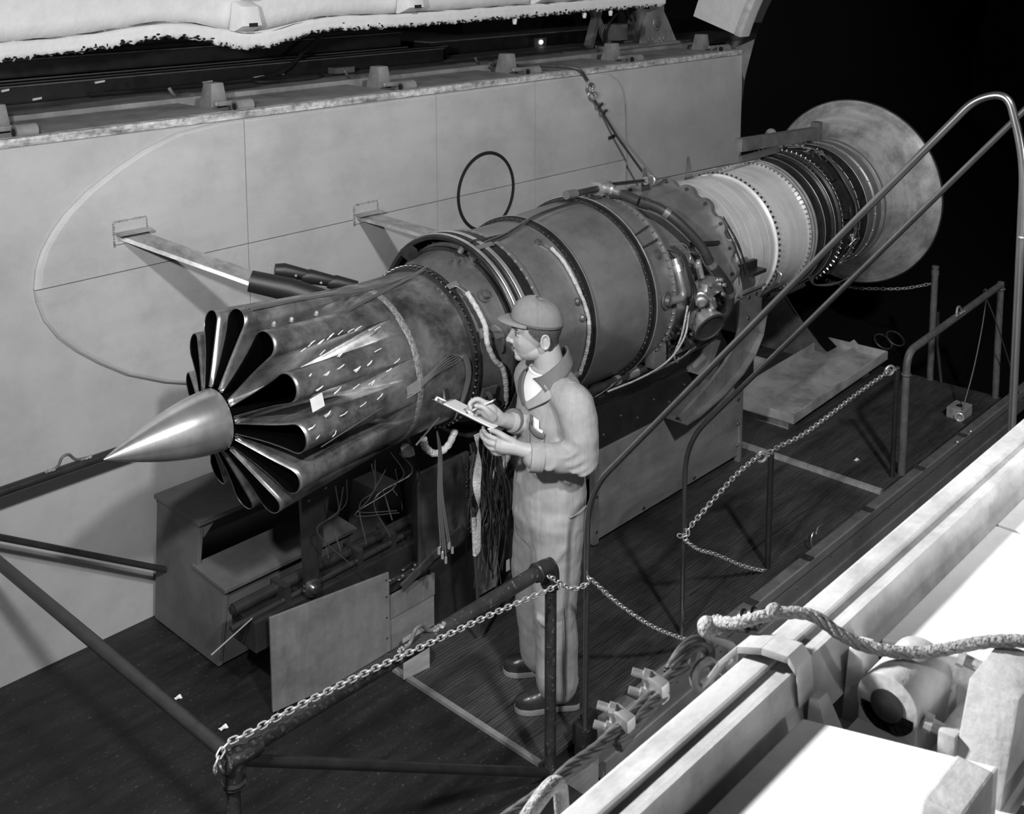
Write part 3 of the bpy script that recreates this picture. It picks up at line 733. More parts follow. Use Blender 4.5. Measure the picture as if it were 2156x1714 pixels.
for q in range(5):
    ps = []
    for k in range(4):
        X = random.uniform(4.25, 5.2); th = random.uniform(146, 165); r = random.uniform(.46, .54)
        ps.append([E(X, r, th), E(X + random.uniform(.05, .18), r + random.uniform(-.02, .05), th + random.uniform(-6, 10)), E(X + random.uniform(.2, .35), r + random.uniform(-.02, .03), th + random.uniform(-12, 8)), E(X + random.uniform(.35, .5), r, th + random.uniform(-10, 6))])
    wires('harness_wires', ps, random.choice((.0035, .005, .007)), random.choice(('wire_dark', 'wire_steel', 'wire_dark', 'rubber_hose')))
wires('harness_wires', [[E(5.1 + .1 * k, .53, 118 + 3 * k), E(5.0, .56, 136), E(4.85, .56, 146), E(4.60, .55, 152), E(4.35, .52, 150)] for k in range(3)], .006, 'wire_steel')
wires('harness_wires', [[E(4.84, .51, 96), E(4.80, .54, 112), E(4.83, .55, 128), E(4.95, .57, 140), E(5.05, .55, 146)], [E(4.86, .51, 100), E(4.82, .55, 114), E(4.78, .56, 130), E(4.66, .56, 142), E(4.45, .55, 150)]], .0055, 'lagging')
b = MB()
for k in range(34):
    X = random.uniform(4.85, 5.5); th = random.uniform(98, 150); r = random.uniform(.40, .47)
    b.spin([(0, .016), (.02, .016), (.024, .009), (.04, .009)], E(X, r, th), E(random.uniform(-.4, .4), 1, th), 8)
stuff(b.build('fittings', 'bolt_dark', EN))
b = MB()
for k in range(20):
    X = random.uniform(4.85, 5.45); th = random.uniform(95, 150); r = random.uniform(.44, .50)
    b.spin([(0, .010), (.012, .010), (.014, .006), (.03, .006)], E(X, r, th), E(random.uniform(-.6, .6), 1, th), 6)
stuff(b.build('fittings', 'bolt_metal', EN))
# mount fork beside the flange
mk = MB().box(5.46, 5.60, -.47, -.44, -.02, .03).build('mount_fork', 'black_steel', EN, bevel=.004)
MB().box(5.46, 5.60, -.53, -.44, -.035, -.015).build('fork_plate', 'black_steel', mk)
MB().spin([(-.03, .018), (.03, .018)], (5.47, -.455, .045), (1, 0, 0), 12).build('fork_pin', 'cast_alloy', mk)
# links converging on the mount
wires('tie_links', [[E(5.39, .472, 50), E(5.42, .475, 72), E(5.46, .48, 92)], [E(5.36, .475, 60), E(5.39, .478, 78), E(5.44, .485, 95)], [E(5.40, .47, 62), E(5.43, .475, 78), E(5.48, .48, 92)]], .006, 'tube_steel')
# drain elbow and line at the compressor flange
MB().pipe([E(5.99, .41, 112), E(5.99, .44, 112), E(5.98, .45, 120)], .011, 10, .02).build('drain_elbow', 'cast_alloy', EN)
MB().tube(spline([E(5.98, .45, 119), E(5.85, .45, 126), E(5.7, .44, 136), E(5.55, .43, 146)], 6), .008, 8).build('drain_line', 'dark_steel', EN)
# wiring round the inlet case
wires('inlet_harness', [[E(6.80 + .012 * k, .458, -4), E(6.90 + .006 * k, .46, 11), E(6.87 + .008 * k, .462, 30), E(6.835 + .006 * k, .464, 50), E(6.86, .464, 75), E(6.86 - .008 * k, .462, 91), E(6.845, .464, 111), E(6.80 - .02 * k, .47, 126)] for k in range(4)], .0045, 'wire_steel')
b = MB()
for k in range(46):
    th = random.choice((random.uniform(2, 34), random.uniform(96, 128))); X = random.uniform(6.78, 6.92)
    b.tube([E(X, .458, th), E(X + random.uniform(-.03, .03), .475, th + random.uniform(-3, 3)), E(X + random.uniform(-.05, .05), .46, th + random.uniform(-6, 6))], .0028, 4)
stuff(b.build('sensor_leads', 'wire_steel', EN))
wires('rear_leads', [[E(6.5 + .03 * k, .45, 135), E(6.6, .50, 142), E(6.75 + .03 * k, .55, 140), E(6.9 + .02 * k, .56, 137)] for k in range(3)], .005, 'wire_steel')
MB().tube([E(6.1, .44, 145), E(6.35, .47, 146), E(6.5, .47, 143)], .016, 8).build('drain_hose', 'rubber_hose', EN)
# loose instrumentation hanging below the nozzle (world-vertical, so written from the axis)
def hang(name, x, y, z0, paths, r, m): return wires(name, [[V((x + a, y + b_, z0 + c)) for a, b_, c in p] for p in paths], r, m)
hang('hanging_tubes', 3.16, -.36, -.23, [[(0, 0, 0), (-.02 + .004 * k, -.03, -.09), (-.03 + .007 * k, -.03, -.28), (-.02 + .014 * k, -.03, -.50 - .02 * (k % 3)), (-.03 + .02 * k, -.03, -.52 - .03 * (k % 3))] for k in range(5)], .0035, 'wire_steel')
for k in range(5):
    p = V((3.16 - .03 + .02 * k, -.39, -.23 - .52 - .03 * (k % 3))); MB().cyl(p, p + V((0, 0, -.03)), .0065, n=6).build('tube_nut', 'ring_bright', EN)
pth = [V((3.36, -.40, -.30)), V((3.37, -.40, -.42)), V((3.355, -.40, -.54)), V((3.37, -.40, -.66)), V((3.35, -.40, -.78)), V((3.36, -.40, -.87))]
b = MB(); P = spline(pth, 6); vs = []
for i, p in enumerate(P):
    a = i / len(P) * PI * 2.2; d = V((math.cos(a) * .017, math.sin(a) * .017, 0)); vs += [p - d, p + d, p + d + V((0, -.004, 0)), p - d + V((0, -.004, 0))]
n = len(P); b.add(vs, [(i * 4 + j, i * 4 + (j + 1) % 4, i * 4 + 4 + (j + 1) % 4, i * 4 + 4 + j) for i in range(n - 1) for j in range(4)])
b.build('hanging_tape', 'lagging', EN, smooth=60)
MB().tube([V((3.345, -.39, -.70)), V((3.35, -.39, -.88))], .011, 8).build('tape_end', 'lagging', EN)
MB().tube(spline([V((3.35, -.39, -.88)), V((3.37, -.38, -1.05)), V((3.40, -.36, -1.30))], 5), .009, 8).build('hanging_cable', 'rubber_hose', EN)
random.seed(5)
for q in range(3):
    ps = []
    for k in range(14):
        x = random.uniform(3.46, 3.62); y = random.uniform(-.34, -.20); z0 = random.uniform(-.42, -.60)
        ps.append([V((x, y, z0)), V((x + random.uniform(-.05, .05), y - .02, z0 - .15)), V((x + random.uniform(-.05, .05), y - .02, z0 - .3)), V((x + random.uniform(-.04, .06), y, max(-1.30, z0 - random.uniform(.38, .62))))])
    wires('hanging_wires', ps, .0022 if q else .0035, ('wire_dark', 'wire_steel', 'tube_steel')[q])
for q in range(2):
    ps = []
    for k in range(5 if q == 0 else 4):
        X = random.uniform(2.75, 3.15); z0 = -.33 - random.uniform(.03, .08)
        ps.append([V((X, -.12 - random.uniform(0, .1), z0)), V((X + random.uniform(-.1, .1), -.16, z0 - .12)), V((X + random.uniform(-.15, .1), -.1, z0 - .2)), V((X + random.uniform(-.12, .12), -.14, z0 - random.uniform(.22, .42)))])
    wires('hanging_wires', ps, .0022 if q else .003, ('wire_dark', 'wire_dark')[q])
MB().prism([V((3.585, -.36, -1.02)), V((3.605, -.36, -1.02)), V((3.607, -.36, -1.075)), V((3.583, -.36, -1.075))], (0, -.002, 0)).build('paper_tag', 'white_tag', EN)
MB().beam(V((3.02, -.38, -.24)), V((3.14, -.40, -.15)), .004, .006).build('probe_stick', 'grey_steel', EN)
# ================================================================== test stand under the engine
ST = thing('engine_stand', 'low steel and plywood stand carrying the jet engine above the floor', 'stand', (4.6, 3.75, 0))
sk = MB().box(4.43, 5.84, 3.575, 3.595, .045, .545).build('skirt_panel', 'plywood', ST, smooth=0, bevel=.002)
MB().box(4.405, 4.445, 3.565, 3.60, .03, .56).build('edge_angle', 'grey_steel', ST, smooth=0)
b = MB(); pts = []
for k in range(9):
    a = k / 8 * PI / 2; pts.append((5.86 + .10 * math.sin(a), 3.675 - .10 * math.cos(a)))
vs = [(x, y, .0) for x, y in pts] + [(x, y, .62) for x, y in pts] + [(x, y + .012, .0) for x, y in pts] + [(x, y + .012, .62) for x, y in pts]
n = len(pts)
b.add(vs, [(i, i + 1, n + i + 1, n + i) for i in range(n - 1)] + [(2 * n + i, 3 * n + i, 3 * n + i + 1, 2 * n + i + 1) for i in range(n - 1)] + [(n + i, n + i + 1, 3 * n + i + 1, 3 * n + i) for i in range(n - 1)])
b.build('corner_panel', 'plywood', ST)
MB().box(5.84, 5.865, 3.565, 3.60, .0, .62).build('edge_angle', 'plywood', ST, smooth=0)
MB().box(5.945, 5.96, 3.68, 4.15, .0, .62).build('end_panel', 'plywood', ST, smooth=0)
for (x, z) in ((4.425, .10), (4.425, .30), (4.425, .48), (4.85, .075), (5.35, .075), (5.82, .12), (5.82, .26), (5.82, .42), (5.83, .55)):
    MB().spin([(0, .010), (.003, .009), (.004, .003)], (x, 3.565, z), (0, -1, 0), 8).build('screw', 'bolt_metal', ST)
bm_ = MB().box(4.40, 5.90, 3.585, 3.63, .545, .76).build('side_beam', 'black_steel', ST, smooth=0, bevel=.004)
MB().box(5.50, 5.95, 3.583, 3.66, .56, .92).build('side_beam', 'black_steel', ST, smooth=0, bevel=.004)
for k in range(9):
    MB().spin([(0, .006), (.004, .005)], (4.5 + k * .15, 3.584, .62 + .06 * (k % 2)), (0, -1, 0), 8).build('rivet', 'grey_steel', bm_)
MB().box(4.40, 5.90, 3.95, 4.0, .05, .76).build('side_beam', 'black_steel', ST, smooth=0)
MB().box(4.40, 5.90, 3.63, 3.95, .70, .74).build('deck_plate', 'black_steel', ST, smooth=0)
MB().box(4.40, 5.86, 3.62, 3.95, .0, .05).build('base_plate', 'black_steel', ST, smooth=0)
# mount pillar with curved gusset
pts = [(5.625, 1.178), (5.85, 1.172), (5.85, 1.0), (5.815, .88), (5.73, .78), (5.60, .70), (5.40, .63), (5.15, .58), (5.02, .57), (5.0, .60), (5.15, .655), (5.32, .72), (5.46, .79), (5.56, .87), (5.61, .96), (5.625, 1.06)]
pl = MB().prism([(x, 3.44, z) for x, z in pts], (0, .02, 0)).build('mount_plate', 'grey_steel', ST, smooth=0, bevel=.003)
b = MB(); ed = [(5.85, 1.0), (5.815, .88), (5.73, .78), (5.60, .70), (5.40, .63), (5.15, .58), (5.02, .57)]
for i in range(len(ed) - 1):
    (x0, z0), (x1, z1) = ed[i], ed[i + 1]; b.hexa([(x0, 3.40, z0 - .012), (x1, 3.40, z1 - .012), (x1, 3.62, z1 - .012), (x0, 3.62, z0 - .012), (x0, 3.40, z0), (x1, 3.40, z1), (x1, 3.62, z1), (x0, 3.62, z0)])
b.build('curved_flange', 'grey_steel', pl)
MB().box(5.61, 5.86, 3.42, 3.60, 1.172, 1.188).build('top_pad', 'grey_steel', pl, bevel=.003)
MB().box(5.60, 5.63, 3.46, 3.60, .93, 1.17).build('web_plate', 'black_steel', pl)
MB().box(5.70, 5.80, 3.455, 3.60, .60, 1.17).build('web_plate', 'black_steel', pl)
for (x, z) in ((5.70, 1.13), (5.78, 1.135), (5.70, 1.0)):
    MB().spin([(0, .013), (.004, .012), (.006, .006)], (x, 3.44, z), (0, -1, 0), 10).build('bolt_head', 'bolt_metal', pl)
MB().hexa([(5.28, 3.47, .75), (5.33, 3.47, .75), (5.33, 3.60, .75), (5.28, 3.60, .75), (5.40, 3.47, .92), (5.45, 3.47, .92), (5.45, 3.60, .92), (5.40, 3.60, .92)]).build('gusset', 'grey_steel', pl)
# front end of the stand: black plates, beams and rods
MB().box(3.28, 3.60, 3.69, 3.71, .34, .80).build('front_plate', 'dark_steel', ST, smooth=0, bevel=.003)
MB().hexa([(3.28, 3.71, .34), (3.30, 3.71, .34), (3.52, 4.05, .40), (3.50, 4.05, .40), (3.28, 3.71, .80), (3.30, 3.71, .80), (3.52, 4.05, .84), (3.50, 4.05, .84)]).build('side_plate', 'black_steel', ST, smooth=0)
MB().box(3.605, 3.645, 3.675, 3.70, .38, .77).build('front_angle', 'grey_steel', ST, smooth=0)
b = MB()
for k in range(40): b.ball((3.585 + random.uniform(-.008, .008), 3.686, .36 + k * .0105), random.uniform(.004, .009), 6, 4)
stuff(b.build('weld_bead', 'black_steel', ST))
MB().box(3.345, 3.66, 3.70, 3.72, -.0, .36).build('front_plate', 'black_steel', ST, smooth=0)
MB().box(3.66, 3.70, 3.70, 4.0, -.0, 1.0).build('side_plate', 'black_steel', ST, smooth=0)
MB().box(2.45, 4.42, 3.80, 3.98, .26, .40).build('main_beam', 'black_steel', ST, smooth=0, bevel=.006)
for x in (2.9, 3.9): MB().box(x, x + .12, 3.82, 3.96, -.02, .27).build('beam_foot', 'black_steel', ST, smooth=0)
MB().tube([(2.41, 3.90, .438), (3.46, 3.90, .455)], .026, 14).build('guide_rod', 'black_steel', ST)
MB().tube([(2.36, 3.84, .40), (3.30, 3.84, .43)], .013, 10).build('guide_rod', 'pipe_black', ST)
MB().tube([(2.24, 3.80, .36), (2.45, 3.82, .415)], .004, 6).build('control_wire', 'wire_steel', ST)
MB().tube([(2.40, 3.90, .438), (2.408, 3.90, .438)], .019, 12).build('rod_bore', 'void_black', ST)
for x in (2.62, 3.02, 3.22): MB().box(x, x + .03, 3.825, 3.935, .40, .475).build('rod_clip', 'pipe_black', ST)
sp = MB().prism([(2.69, 3.79, .99), (2.875, 3.79, .99), (2.77, 3.79, .46), (2.705, 3.79, .46)], (0, .02, 0)).build('nozzle_support', 'black_steel', ST, smooth=0)
MB().spin([(-.04, .03), (-.02, .042), (.0, .042), (.002, .036), (.006, .036), (.007, .02), (.02, .02), (.022, .012)], (2.74, 3.785, .435), (0, -1, 0), 24).build('roller', 'tube_steel', ST)
for (x, z) in ((2.73, .845), (2.82, .87)): MB().spin([(0, .008), (.006, .006)], (x, 3.79, z), (0, -1, 0), 8).build('screw', 'bolt_metal', sp)
MB().box(3.56, 4.42, 3.60, 3.62, .40, .44).build('side_rail', 'black_steel', ST, smooth=0)
MB().tube([(3.56, 3.62, .60), (4.42, 3.62, .78)], .012, 8).build('pipe_run', 'dark_steel', ST)
MB().beam((3.57, 3.64, .56), (3.95, 3.64, .74), .03, .05).build('brace', 'dark_steel', ST)
MB().beam((3.60, 3.60, .42), (3.70, 3.60, .45), .02, .03).build('bracket', 'wood_raw', ST)
lagged('lagged_bundle', [(3.62, 3.55, .70), (3.68, 3.54, .76), (3.74, 3.54, .84), (3.86, 3.56, .87)], .022, ST)
MB().beam((3.12, 3.64, .33), (3.47, 3.60, .50), .012, .035).build('strap', 'dark_steel', ST)
MB().box(3.70, 4.40, 3.75, 3.78, .0, .9).build('rear_plate', 'black_steel', ST, smooth=0)
MB().prism([(3.64, 3.66, .05), (3.76, 3.66, .05), (3.76, 3.66, .30), (3.70, 3.66, .36), (3.66, 3.66, .30)], (0, .03, 0)).build('wood_block', 'wood_raw', ST, smooth=0)

# plywood board leaning in front of the stand
pb = MB().hexa([(2.487, 3.745, 0), (3.05, 3.645, 0), (3.052, 3.657, 0), (2.489, 3.757, 0), (2.487, 3.745, .43), (3.05, 3.645, .43), (3.052, 3.657, .43), (2.489, 3.757, .43)]).build('plywood_board', 'ply_light', smooth=0, bevel=.0015)
tag(pb, 'upright grey plywood board on the floor below the nozzle support', 'board')
for z in (.05, .12, .22, .32, .40):
    MB().spin([(0, .006), (.003, .004)], (3.035, 3.648, z), (-.17, -1, 0), 8).build('screw', 'bolt_dark', pb)
wc = thing('tool_crate', 'open wooden crate of hand tools beside the plywood board', 'crate', (3.2, 3.7, 0))
MB().box(3.06, 3.335, 3.662, 3.68, .0, .19).build('front_board', 'plywood', wc, smooth=0)
MB().box(3.06, 3.335, 3.656, 3.672, .195, .30).build('front_board', 'ply_light', wc, smooth=0)
MB().box(3.06, 3.075, 3.68, 3.79, .0, .33).build('end_board', 'plywood', wc, smooth=0)
MB().box(3.06, 3.335, 3.68, 3.79, .30, .31).build('tray', 'black_steel', wc, smooth=0)
random.seed(3)
for k in range(7):
    a = V((3.10 + k * .03, 3.70 + random.uniform(0, .05), .322 + .003 * k)); d = V((random.uniform(.05, .1), random.uniform(-.01, .03), 0))
    t = thing('hand_tool', ['leftmost', 'second from the left', 'third from the left', 'middle', 'third from the right', 'second from the right', 'rightmost'][k].capitalize() + ' of the small steel hand tools in the wooden crate', 'tool', a, 'tools in the crate')
    MB().tube([a, a + d], [.006, .004], 8).build('shank', 'bolt_metal', t); MB().ball(a, (.012, .008, .006), 8, 6).build('head', 'bolt_metal', t)
tag(MB().prism([(3.00, 3.50, 0), (3.10, 3.62, 0), (3.20, 3.62, 0), (3.14, 3.48, 0)], (0, 0, .10)).build('wood_chock', 'wood_raw', smooth=0, bevel=.003), 'pale wooden chock on the floor beside the crate', 'block')

# wooden two-step platform by the wall
sb = thing('step_stool', 'grey painted two step wooden platform standing against the wall', 'steps', (2.85, 4.45, 0))
side = [(4.74, 0), (4.185, 0), (4.135, .375), (4.365, .395), (4.338, .62), (4.712, .62)]
for x in (2.50, 3.20):
    P = [(x + .045 * z, y, z) for y, z in side]
    MB().prism(P, (.022, 0, 0)).build('side_panel', 'step_paint', sb, smooth=0, bevel=.002)
MB().hexa([(2.515, 4.325, .612), (3.26, 4.325, .612), (3.26, 4.72, .612), (2.515, 4.72, .612), (2.515, 4.325, .634), (3.26, 4.325, .634), (3.26, 4.72, .634), (2.515, 4.72, .634)]).build('tread', 'step_paint', sb, smooth=0, bevel=.003)
MB().hexa([(2.51, 4.12, .372), (3.25, 4.12, .372), (3.25, 4.39, .39), (2.51, 4.39, .39), (2.51, 4.12, .392), (3.25, 4.12, .392), (3.25, 4.39, .41), (2.51, 4.39, .41)]).build('tread', 'step_paint', sb, smooth=0, bevel=.003)
MB().hexa([(2.52, 4.19, 0), (3.21, 4.19, 0), (3.21, 4.205, 0), (2.52, 4.205, 0), (2.53, 4.145, .375), (3.23, 4.145, .375), (3.23, 4.16, .375), (2.53, 4.16, .375)]).build('riser', 'step_paint', sb, smooth=0)
MB().box(2.53, 3.22, 4.60, 4.615, .40, .615).build('back_board', 'step_paint', sb, smooth=0)
MB().prism([(2.55, 4.345, .61), (2.62, 4.345, .61), (2.55, 4.345, .54)], (0, .02, 0)).build('corner_brace', 'step_paint', sb, smooth=0)
wdg = MB().hexa([(3.38, 4.12, 0), (3.60, 4.12, 0), (3.60, 4.40, 0), (3.38, 4.40, 0), (3.42, 4.16, .50), (3.56, 4.16, .50), (3.56, 4.36, .50), (3.42, 4.36, .50)]).build('support_block', 'ply_light', smooth=0)
tag(wdg, 'grey tapered block standing behind the black plates under the nozzle', 'block')
# struts from the wall
for i, (x, z, ln, lab) in enumerate([(2.475, 1.90, .62, 'pale metal strut from the wall to the nozzle, nearer the left edge'), (3.85, 1.745, .52, 'pale metal strut from the wall, half hidden behind the engine ring')]):
    r = thing('wall_strut', lab, 'strut', (x, WY - .03, z), 'wall struts')
    if i == 0: e0, e1 = V((x + .01, WY - .03, z - .004)), V((2.86, 4.295, 1.688))
    else: e0, e1 = V((x + .01, WY - .03, z - .004)), V((x + .03, WY - .62, z - .02))
    up_ = V((0, 0, 1)); d_ = (e1 - e0); sx = V((1, 0, 0))
    sec = [(-.062, -.010), (-.035, -.016), (.05, -.012), (.072, -.002), (.06, .006), (.0, .010), (-.05, .004)]
    bar = MB().add([e0 + sx * q[0] + up_ * q[1] for q in sec] + [e1 + sx * q[0] * .95 + up_ * q[1] for q in sec],
                   [(k, (k + 1) % 7, 7 + (k + 1) % 7, 7 + k) for k in range(7)] + [tuple(range(7)), tuple(range(13, 6, -1))]).build('bar', 'strut_metal', r, smooth=20)
    MB().box(x - .075, x + .085, WY - .036, WY - .024, z - .035, z + .07).build('wall_plate', 'fairing_paint', r, smooth=0, bevel=.002)
    MB().box(x - .07, x + .09, WY - .085, WY - .03, z + .012, z + .022).build('angle', 'strut_metal', r, smooth=0)
    b = MB()
    for k in range(34):
        u = k / 33 * .38; p = (x - .075, z + u - .04) if u < .11 else ((x - .075 + (u - .11), z + .07) if u < .27 else (x + .085, z + .07 - (u - .27)))
        b.ball((p[0], WY - .033, p[1]), random.uniform(.004, .007), 6, 4)
    stuff(b.build('weld_bead', 'weld_grey', r))
    if i == 0:
        MB().tube([e1 + V((-.03, .03, .0)), e1 + V((.10, -.09, -.045)), e1 + V((.40, -.36, -.20))], [.050, .054, .05], 18).build('sleeve', 'sleeve_black', r)
        for k in range(3):
            p = e1 + V((.115 + .105 * k, .045 - .06 * k, .018 - .04 * k))
            MB().tube([p, p + V((.035, -.02, -.006)), p + V((.12, -.07, -.035))], [.030, .036, .028], 14).build('sleeve_scale', 'sleeve_black', r)
        for k in range(3):
            p = e1 + V((.06 + .09 * k, .0 - .07 * k, .045 - .04 * k)); MB().spin([(0, .007), (.006, .004)], p, (0, -.3, 1), 8).build('rivet', 'ring_bright', r)
# wire rope over the rim with shackles
wr = thing('wall_cable', 'wire rope with clamps hanging over the far wall rim down to the engine', 'cable', (5.9, 4.7, 1.5))
wpts = [(5.40, 5.30, 2.42), (5.55, 4.95, 2.425), (5.66, 4.76, 2.41), (5.74, 4.735, 2.33)]
MB().tube(spline(wpts, 6), .010, 8).build('rope', 'rope_wire', wr)
MB().torus((5.765, 4.732, 2.28), (0, 1, .2), .03, .008, 16, 6).build('shackle_ring', 'wire_steel', wr)
MB().torus((5.79, 4.732, 2.225), (.8, 1, 0), .028, .008, 16, 6).build('shackle_ring', 'wire_steel', wr)
MB().tube([(5.80, 4.73, 2.20), (5.90, 4.73, 2.09), (6.02, 4.70, 1.92), (6.33, 4.60, 1.52), (6.45, 4.45, 1.30)], .009, 8).build('rope', 'rope_wire', wr)
for (x, z) in ((5.855, 2.15), (5.90, 2.10)):
    MB().beam((x - .03, 4.725, z - .005), (x + .03, 4.725, z + .012), .02, .018).build('rope_clamp', 'bolt_metal', wr)
MB().beam((5.98, 4.74, 1.912), (6.05, 4.74, 1.925), .012, .016).build('rope_clip', 'black_steel', wr)
# ================================================================== pipe rails
GR = thing('guard_rail', 'black iron pipe guard rail round the nozzle end of the platform', 'railing', (2.0, 3.4, 0))
RZ = .893
nrail = MB().tube([(1.60, 2.63, RZ), (2.995, 2.63, RZ)], .027, 18).build('top_rail', 'pipe_worn', GR)
MB().tube([(1.60, 2.63, RZ), (1.57, 4.60, .91)], .022, 16).build('top_rail', 'pipe_black', GR)
frail = MB().tube([(1.56, 4.64, .943), (2.98, 4.64, .943)], .022, 16).build('top_rail', 'pipe_black', GR)
MB().tube([(1.603, 2.63, -.7), (1.603, 2.63, .87)], .021, 16).build('post', 'pipe_worn', GR)
MB().tube([(2.992, 2.63, -.05), (2.992, 2.63, .87)], .0225, 16).build('post', 'pipe_worn', GR)
MB().tube([(1.565, 4.63, -.02), (1.565, 4.63, .94)], .02, 16).build('post', 'pipe_black', GR)
MB().tube([(2.96, 4.64, .63), (2.96, 4.64, .94)], .02, 16).build('post', 'pipe_black', GR)
MB().tube([(1.62, 2.63, .872), (2.985, 2.63, .03)], .0175, 14).build('brace', 'pipe_black', GR)
MB().tube([(1.60, 4.64, .855), (2.482, 4.64, .302), (2.60, 4.64, .23)], .0145, 12).build('brace', 'pipe_black', GR)
# fittings
el = MB().tube(fillet([(2.90, 2.63, RZ), (2.992, 2.63, RZ), (2.992, 2.63, .80)], .05, 8), .033, 18).build('elbow', 'pipe_black', GR)
MB().torus((2.992, 2.63, .815), (0, 0, 1), .031, .008, 20, 6).build('collar', 'pipe_black', el)
MB().torus((2.915, 2.63, RZ), (1, 0, 0), .031, .007, 20, 6).build('collar', 'pipe_black', el)
t_ = MB().tube([(1.575, 2.63, RZ), (1.69, 2.63, RZ)], .036, 20, caps=False).tube([(1.606, 2.63, RZ), (1.606, 2.63, .80)], .033, 18).build('tee_fitting', 'pipe_worn', GR)
MB().torus((1.577, 2.63, RZ), (1, 0, 0), .033, .008, 24, 8).build('collar', 'pipe_worn', t_)
MB().torus((1.606, 2.63, .815), (0, 0, 1), .030, .008, 20, 6).build('collar', 'pipe_worn', t_)
MB().cyl((1.60, 2.63, RZ), (1.603, 2.63, RZ), .031, n=20).build('bore', 'void_black', t_)
MB().torus((2.992, 2.63, .02), (0, 0, 1), .026, .010, 20, 6).build('collar', 'pipe_black', GR)
for (x, y, z, n) in ((2.33, 2.63, RZ, nrail), (2.08, 4.64, .943, frail)):
    h = MB().tube(fillet([(x - .09, y - .008, z + .022), (x - .05, y - .008, z + .024), (x - .03, y - .01, z + .068), (x + .0, y - .01, z + .072), (x + .03, y - .008, z + .03), (x + .10, y - .008, z + .022)], .02, 4), .0065, 8).build('weld_handle', 'pipe_grey', n)
    b = MB()
    for k in range(26): b.ball((x + random.choice((-1, 1)) * random.uniform(.05, .105), y - .012 + random.uniform(-.008, .008), z + .025), random.uniform(.004, .008), 6, 4)
    stuff(b.build('weld_bead', 'weld_grey', n))
# ladder handrails
def rail(label, pts, r, foot=True):
    t = thing('ladder_handrail', label, 'handrail', (pts[0][0], pts[0][1], 0), 'ladder handrails')
    MB().pipe(pts, r, 12, .16, 8).build('rail_tube', 'tube_steel', t)
    return t
r1 = rail('bent steel tube handrail nearest the man, looping over at its top', [(3.185, 2.613, -.03), (3.187, 2.613, 1.115), (3.2, 1.215, 2.775), (3.2, 1.125, 2.80), (3.2, 1.07, 2.62), (3.2, 1.055, 1.62), (3.2, .52, 1.62)], .0115)
r2 = rail('bent steel tube handrail beyond the first, running off the right edge', [(4.108, 2.79, 0), (4.108, 2.79, .955), (4.11, 1.25, 2.79), (4.11, 1.12, 2.83), (4.11, 1.06, 2.66), (4.11, 1.055, 1.62), (4.11, .52, 1.62)], .0115)
MB().box(3.17, 3.21, 2.60, 2.67, .03, .12).build('foot_clamp', 'black_steel', r1, bevel=.004)
for z in (.045, .11): MB().torus((3.186, 2.613, z), (0, 0, 1), .014, .004, 16, 6).build('clamp_band', 'dark_steel', r1)
MB().box(3.22, 3.285, 2.63, 2.672, .0, .13).build('clamp_plate', 'black_steel', r1, bevel=.004)
MB().torus((3.2, 1.06, 2.40), (0, 0, 1), .0125, .003, 16, 6).build('splice_band', 'ring_bright', r1)
# far rail
FR = thing('guard_rail', 'grey iron pipe rail at the far corner of the platform by the bellmouth', 'railing', (7.2, 2.72, .03))
MB().pipe([(6.312, 2.715, .03), (6.312, 2.715, .80), (7.895, 2.745, .86)], .0235, 16, .10, 8).build('rail_pipe', 'pipe_grey', FR)
MB().tube([(7.90, 2.74, .03), (7.892, 2.745, .88)], .0235, 14).build('post', 'pipe_grey', FR)
MB().torus((7.892, 2.745, .83), (0, 0, 1), .026, .008, 16, 6).build('collar', 'pipe_grey', FR)
MB().torus((6.312, 2.715, .665), (0, 0, 1), .025, .007, 16, 6).build('collar', 'pipe_grey', FR)
MB().tube(fillet([(7.05, 2.72, .85), (7.06, 2.72, .90), (7.10, 2.72, .90), (7.13, 2.72, .86)], .02, 4), .008, 8).build('weld_handle', 'weld_grey', FR)
b = MB()
for k in range(20): b.ball((7.02 + random.uniform(0, .14), 2.712, .853), random.uniform(.006, .010), 6, 4)
stuff(b.build('weld_bead', 'weld_grey', FR))
PP = thing('rail_post', 'tall capped iron post at the platform end below the bellmouth', 'post', (7.92, 3.225, .03))
MB().tube([(7.92, 3.225, .03), (7.915, 3.225, .87)], .024, 16).build('shaft', 'pipe_grey', PP)
MB().spin([(0, .028), (.035, .028), (.04, .022), (.05, .022), (.052, .027), (.066, .027), (.07, .018)], (7.915, 3.225, .83), (0, 0, 1), 16).build('cap', 'pipe_grey', PP)
MB().tube([(7.90, 3.13, .03), (7.94, 3.19, .30), (7.94, 3.20, .55)], .013, 8).build('brace', 'pipe_black', PP)
for (x, y, h, lab) in ((6.243, 2.742, .72, 'thin black stanchion against the grey far rail, chain ring at its top'), (4.893, 2.797, .63, 'thin black stanchion with a chain ring, in the middle of the platform edge')):
    s = thing('stanchion', lab, 'post', (x, y, 0), 'chain stanchions')
    MB().tube([(x, y, 0 if x < 6 else .03), (x, y, h)], .0155, 14).build('shaft', 'pipe_black', s)
    MB().tube([(x, y, h - .001), (x, y, h + .001)], .011, 12).build('bore', 'void_black', s)
    MB().torus((x, y, h), (0, 0, 1), .0135, .003, 16, 6).build('lip', 'pipe_grey', s)
    MB().torus((x - .06, y + .02, h - .005), (.5, 1, .2), .030, .008, 18, 8).build('eye_ring', 'chain_steel', s)
    MB().cyl((x - .03, y + .01, h - .01), (x, y, h - .01), .008, n=8).build('eye_shank', 'chain_steel', s)
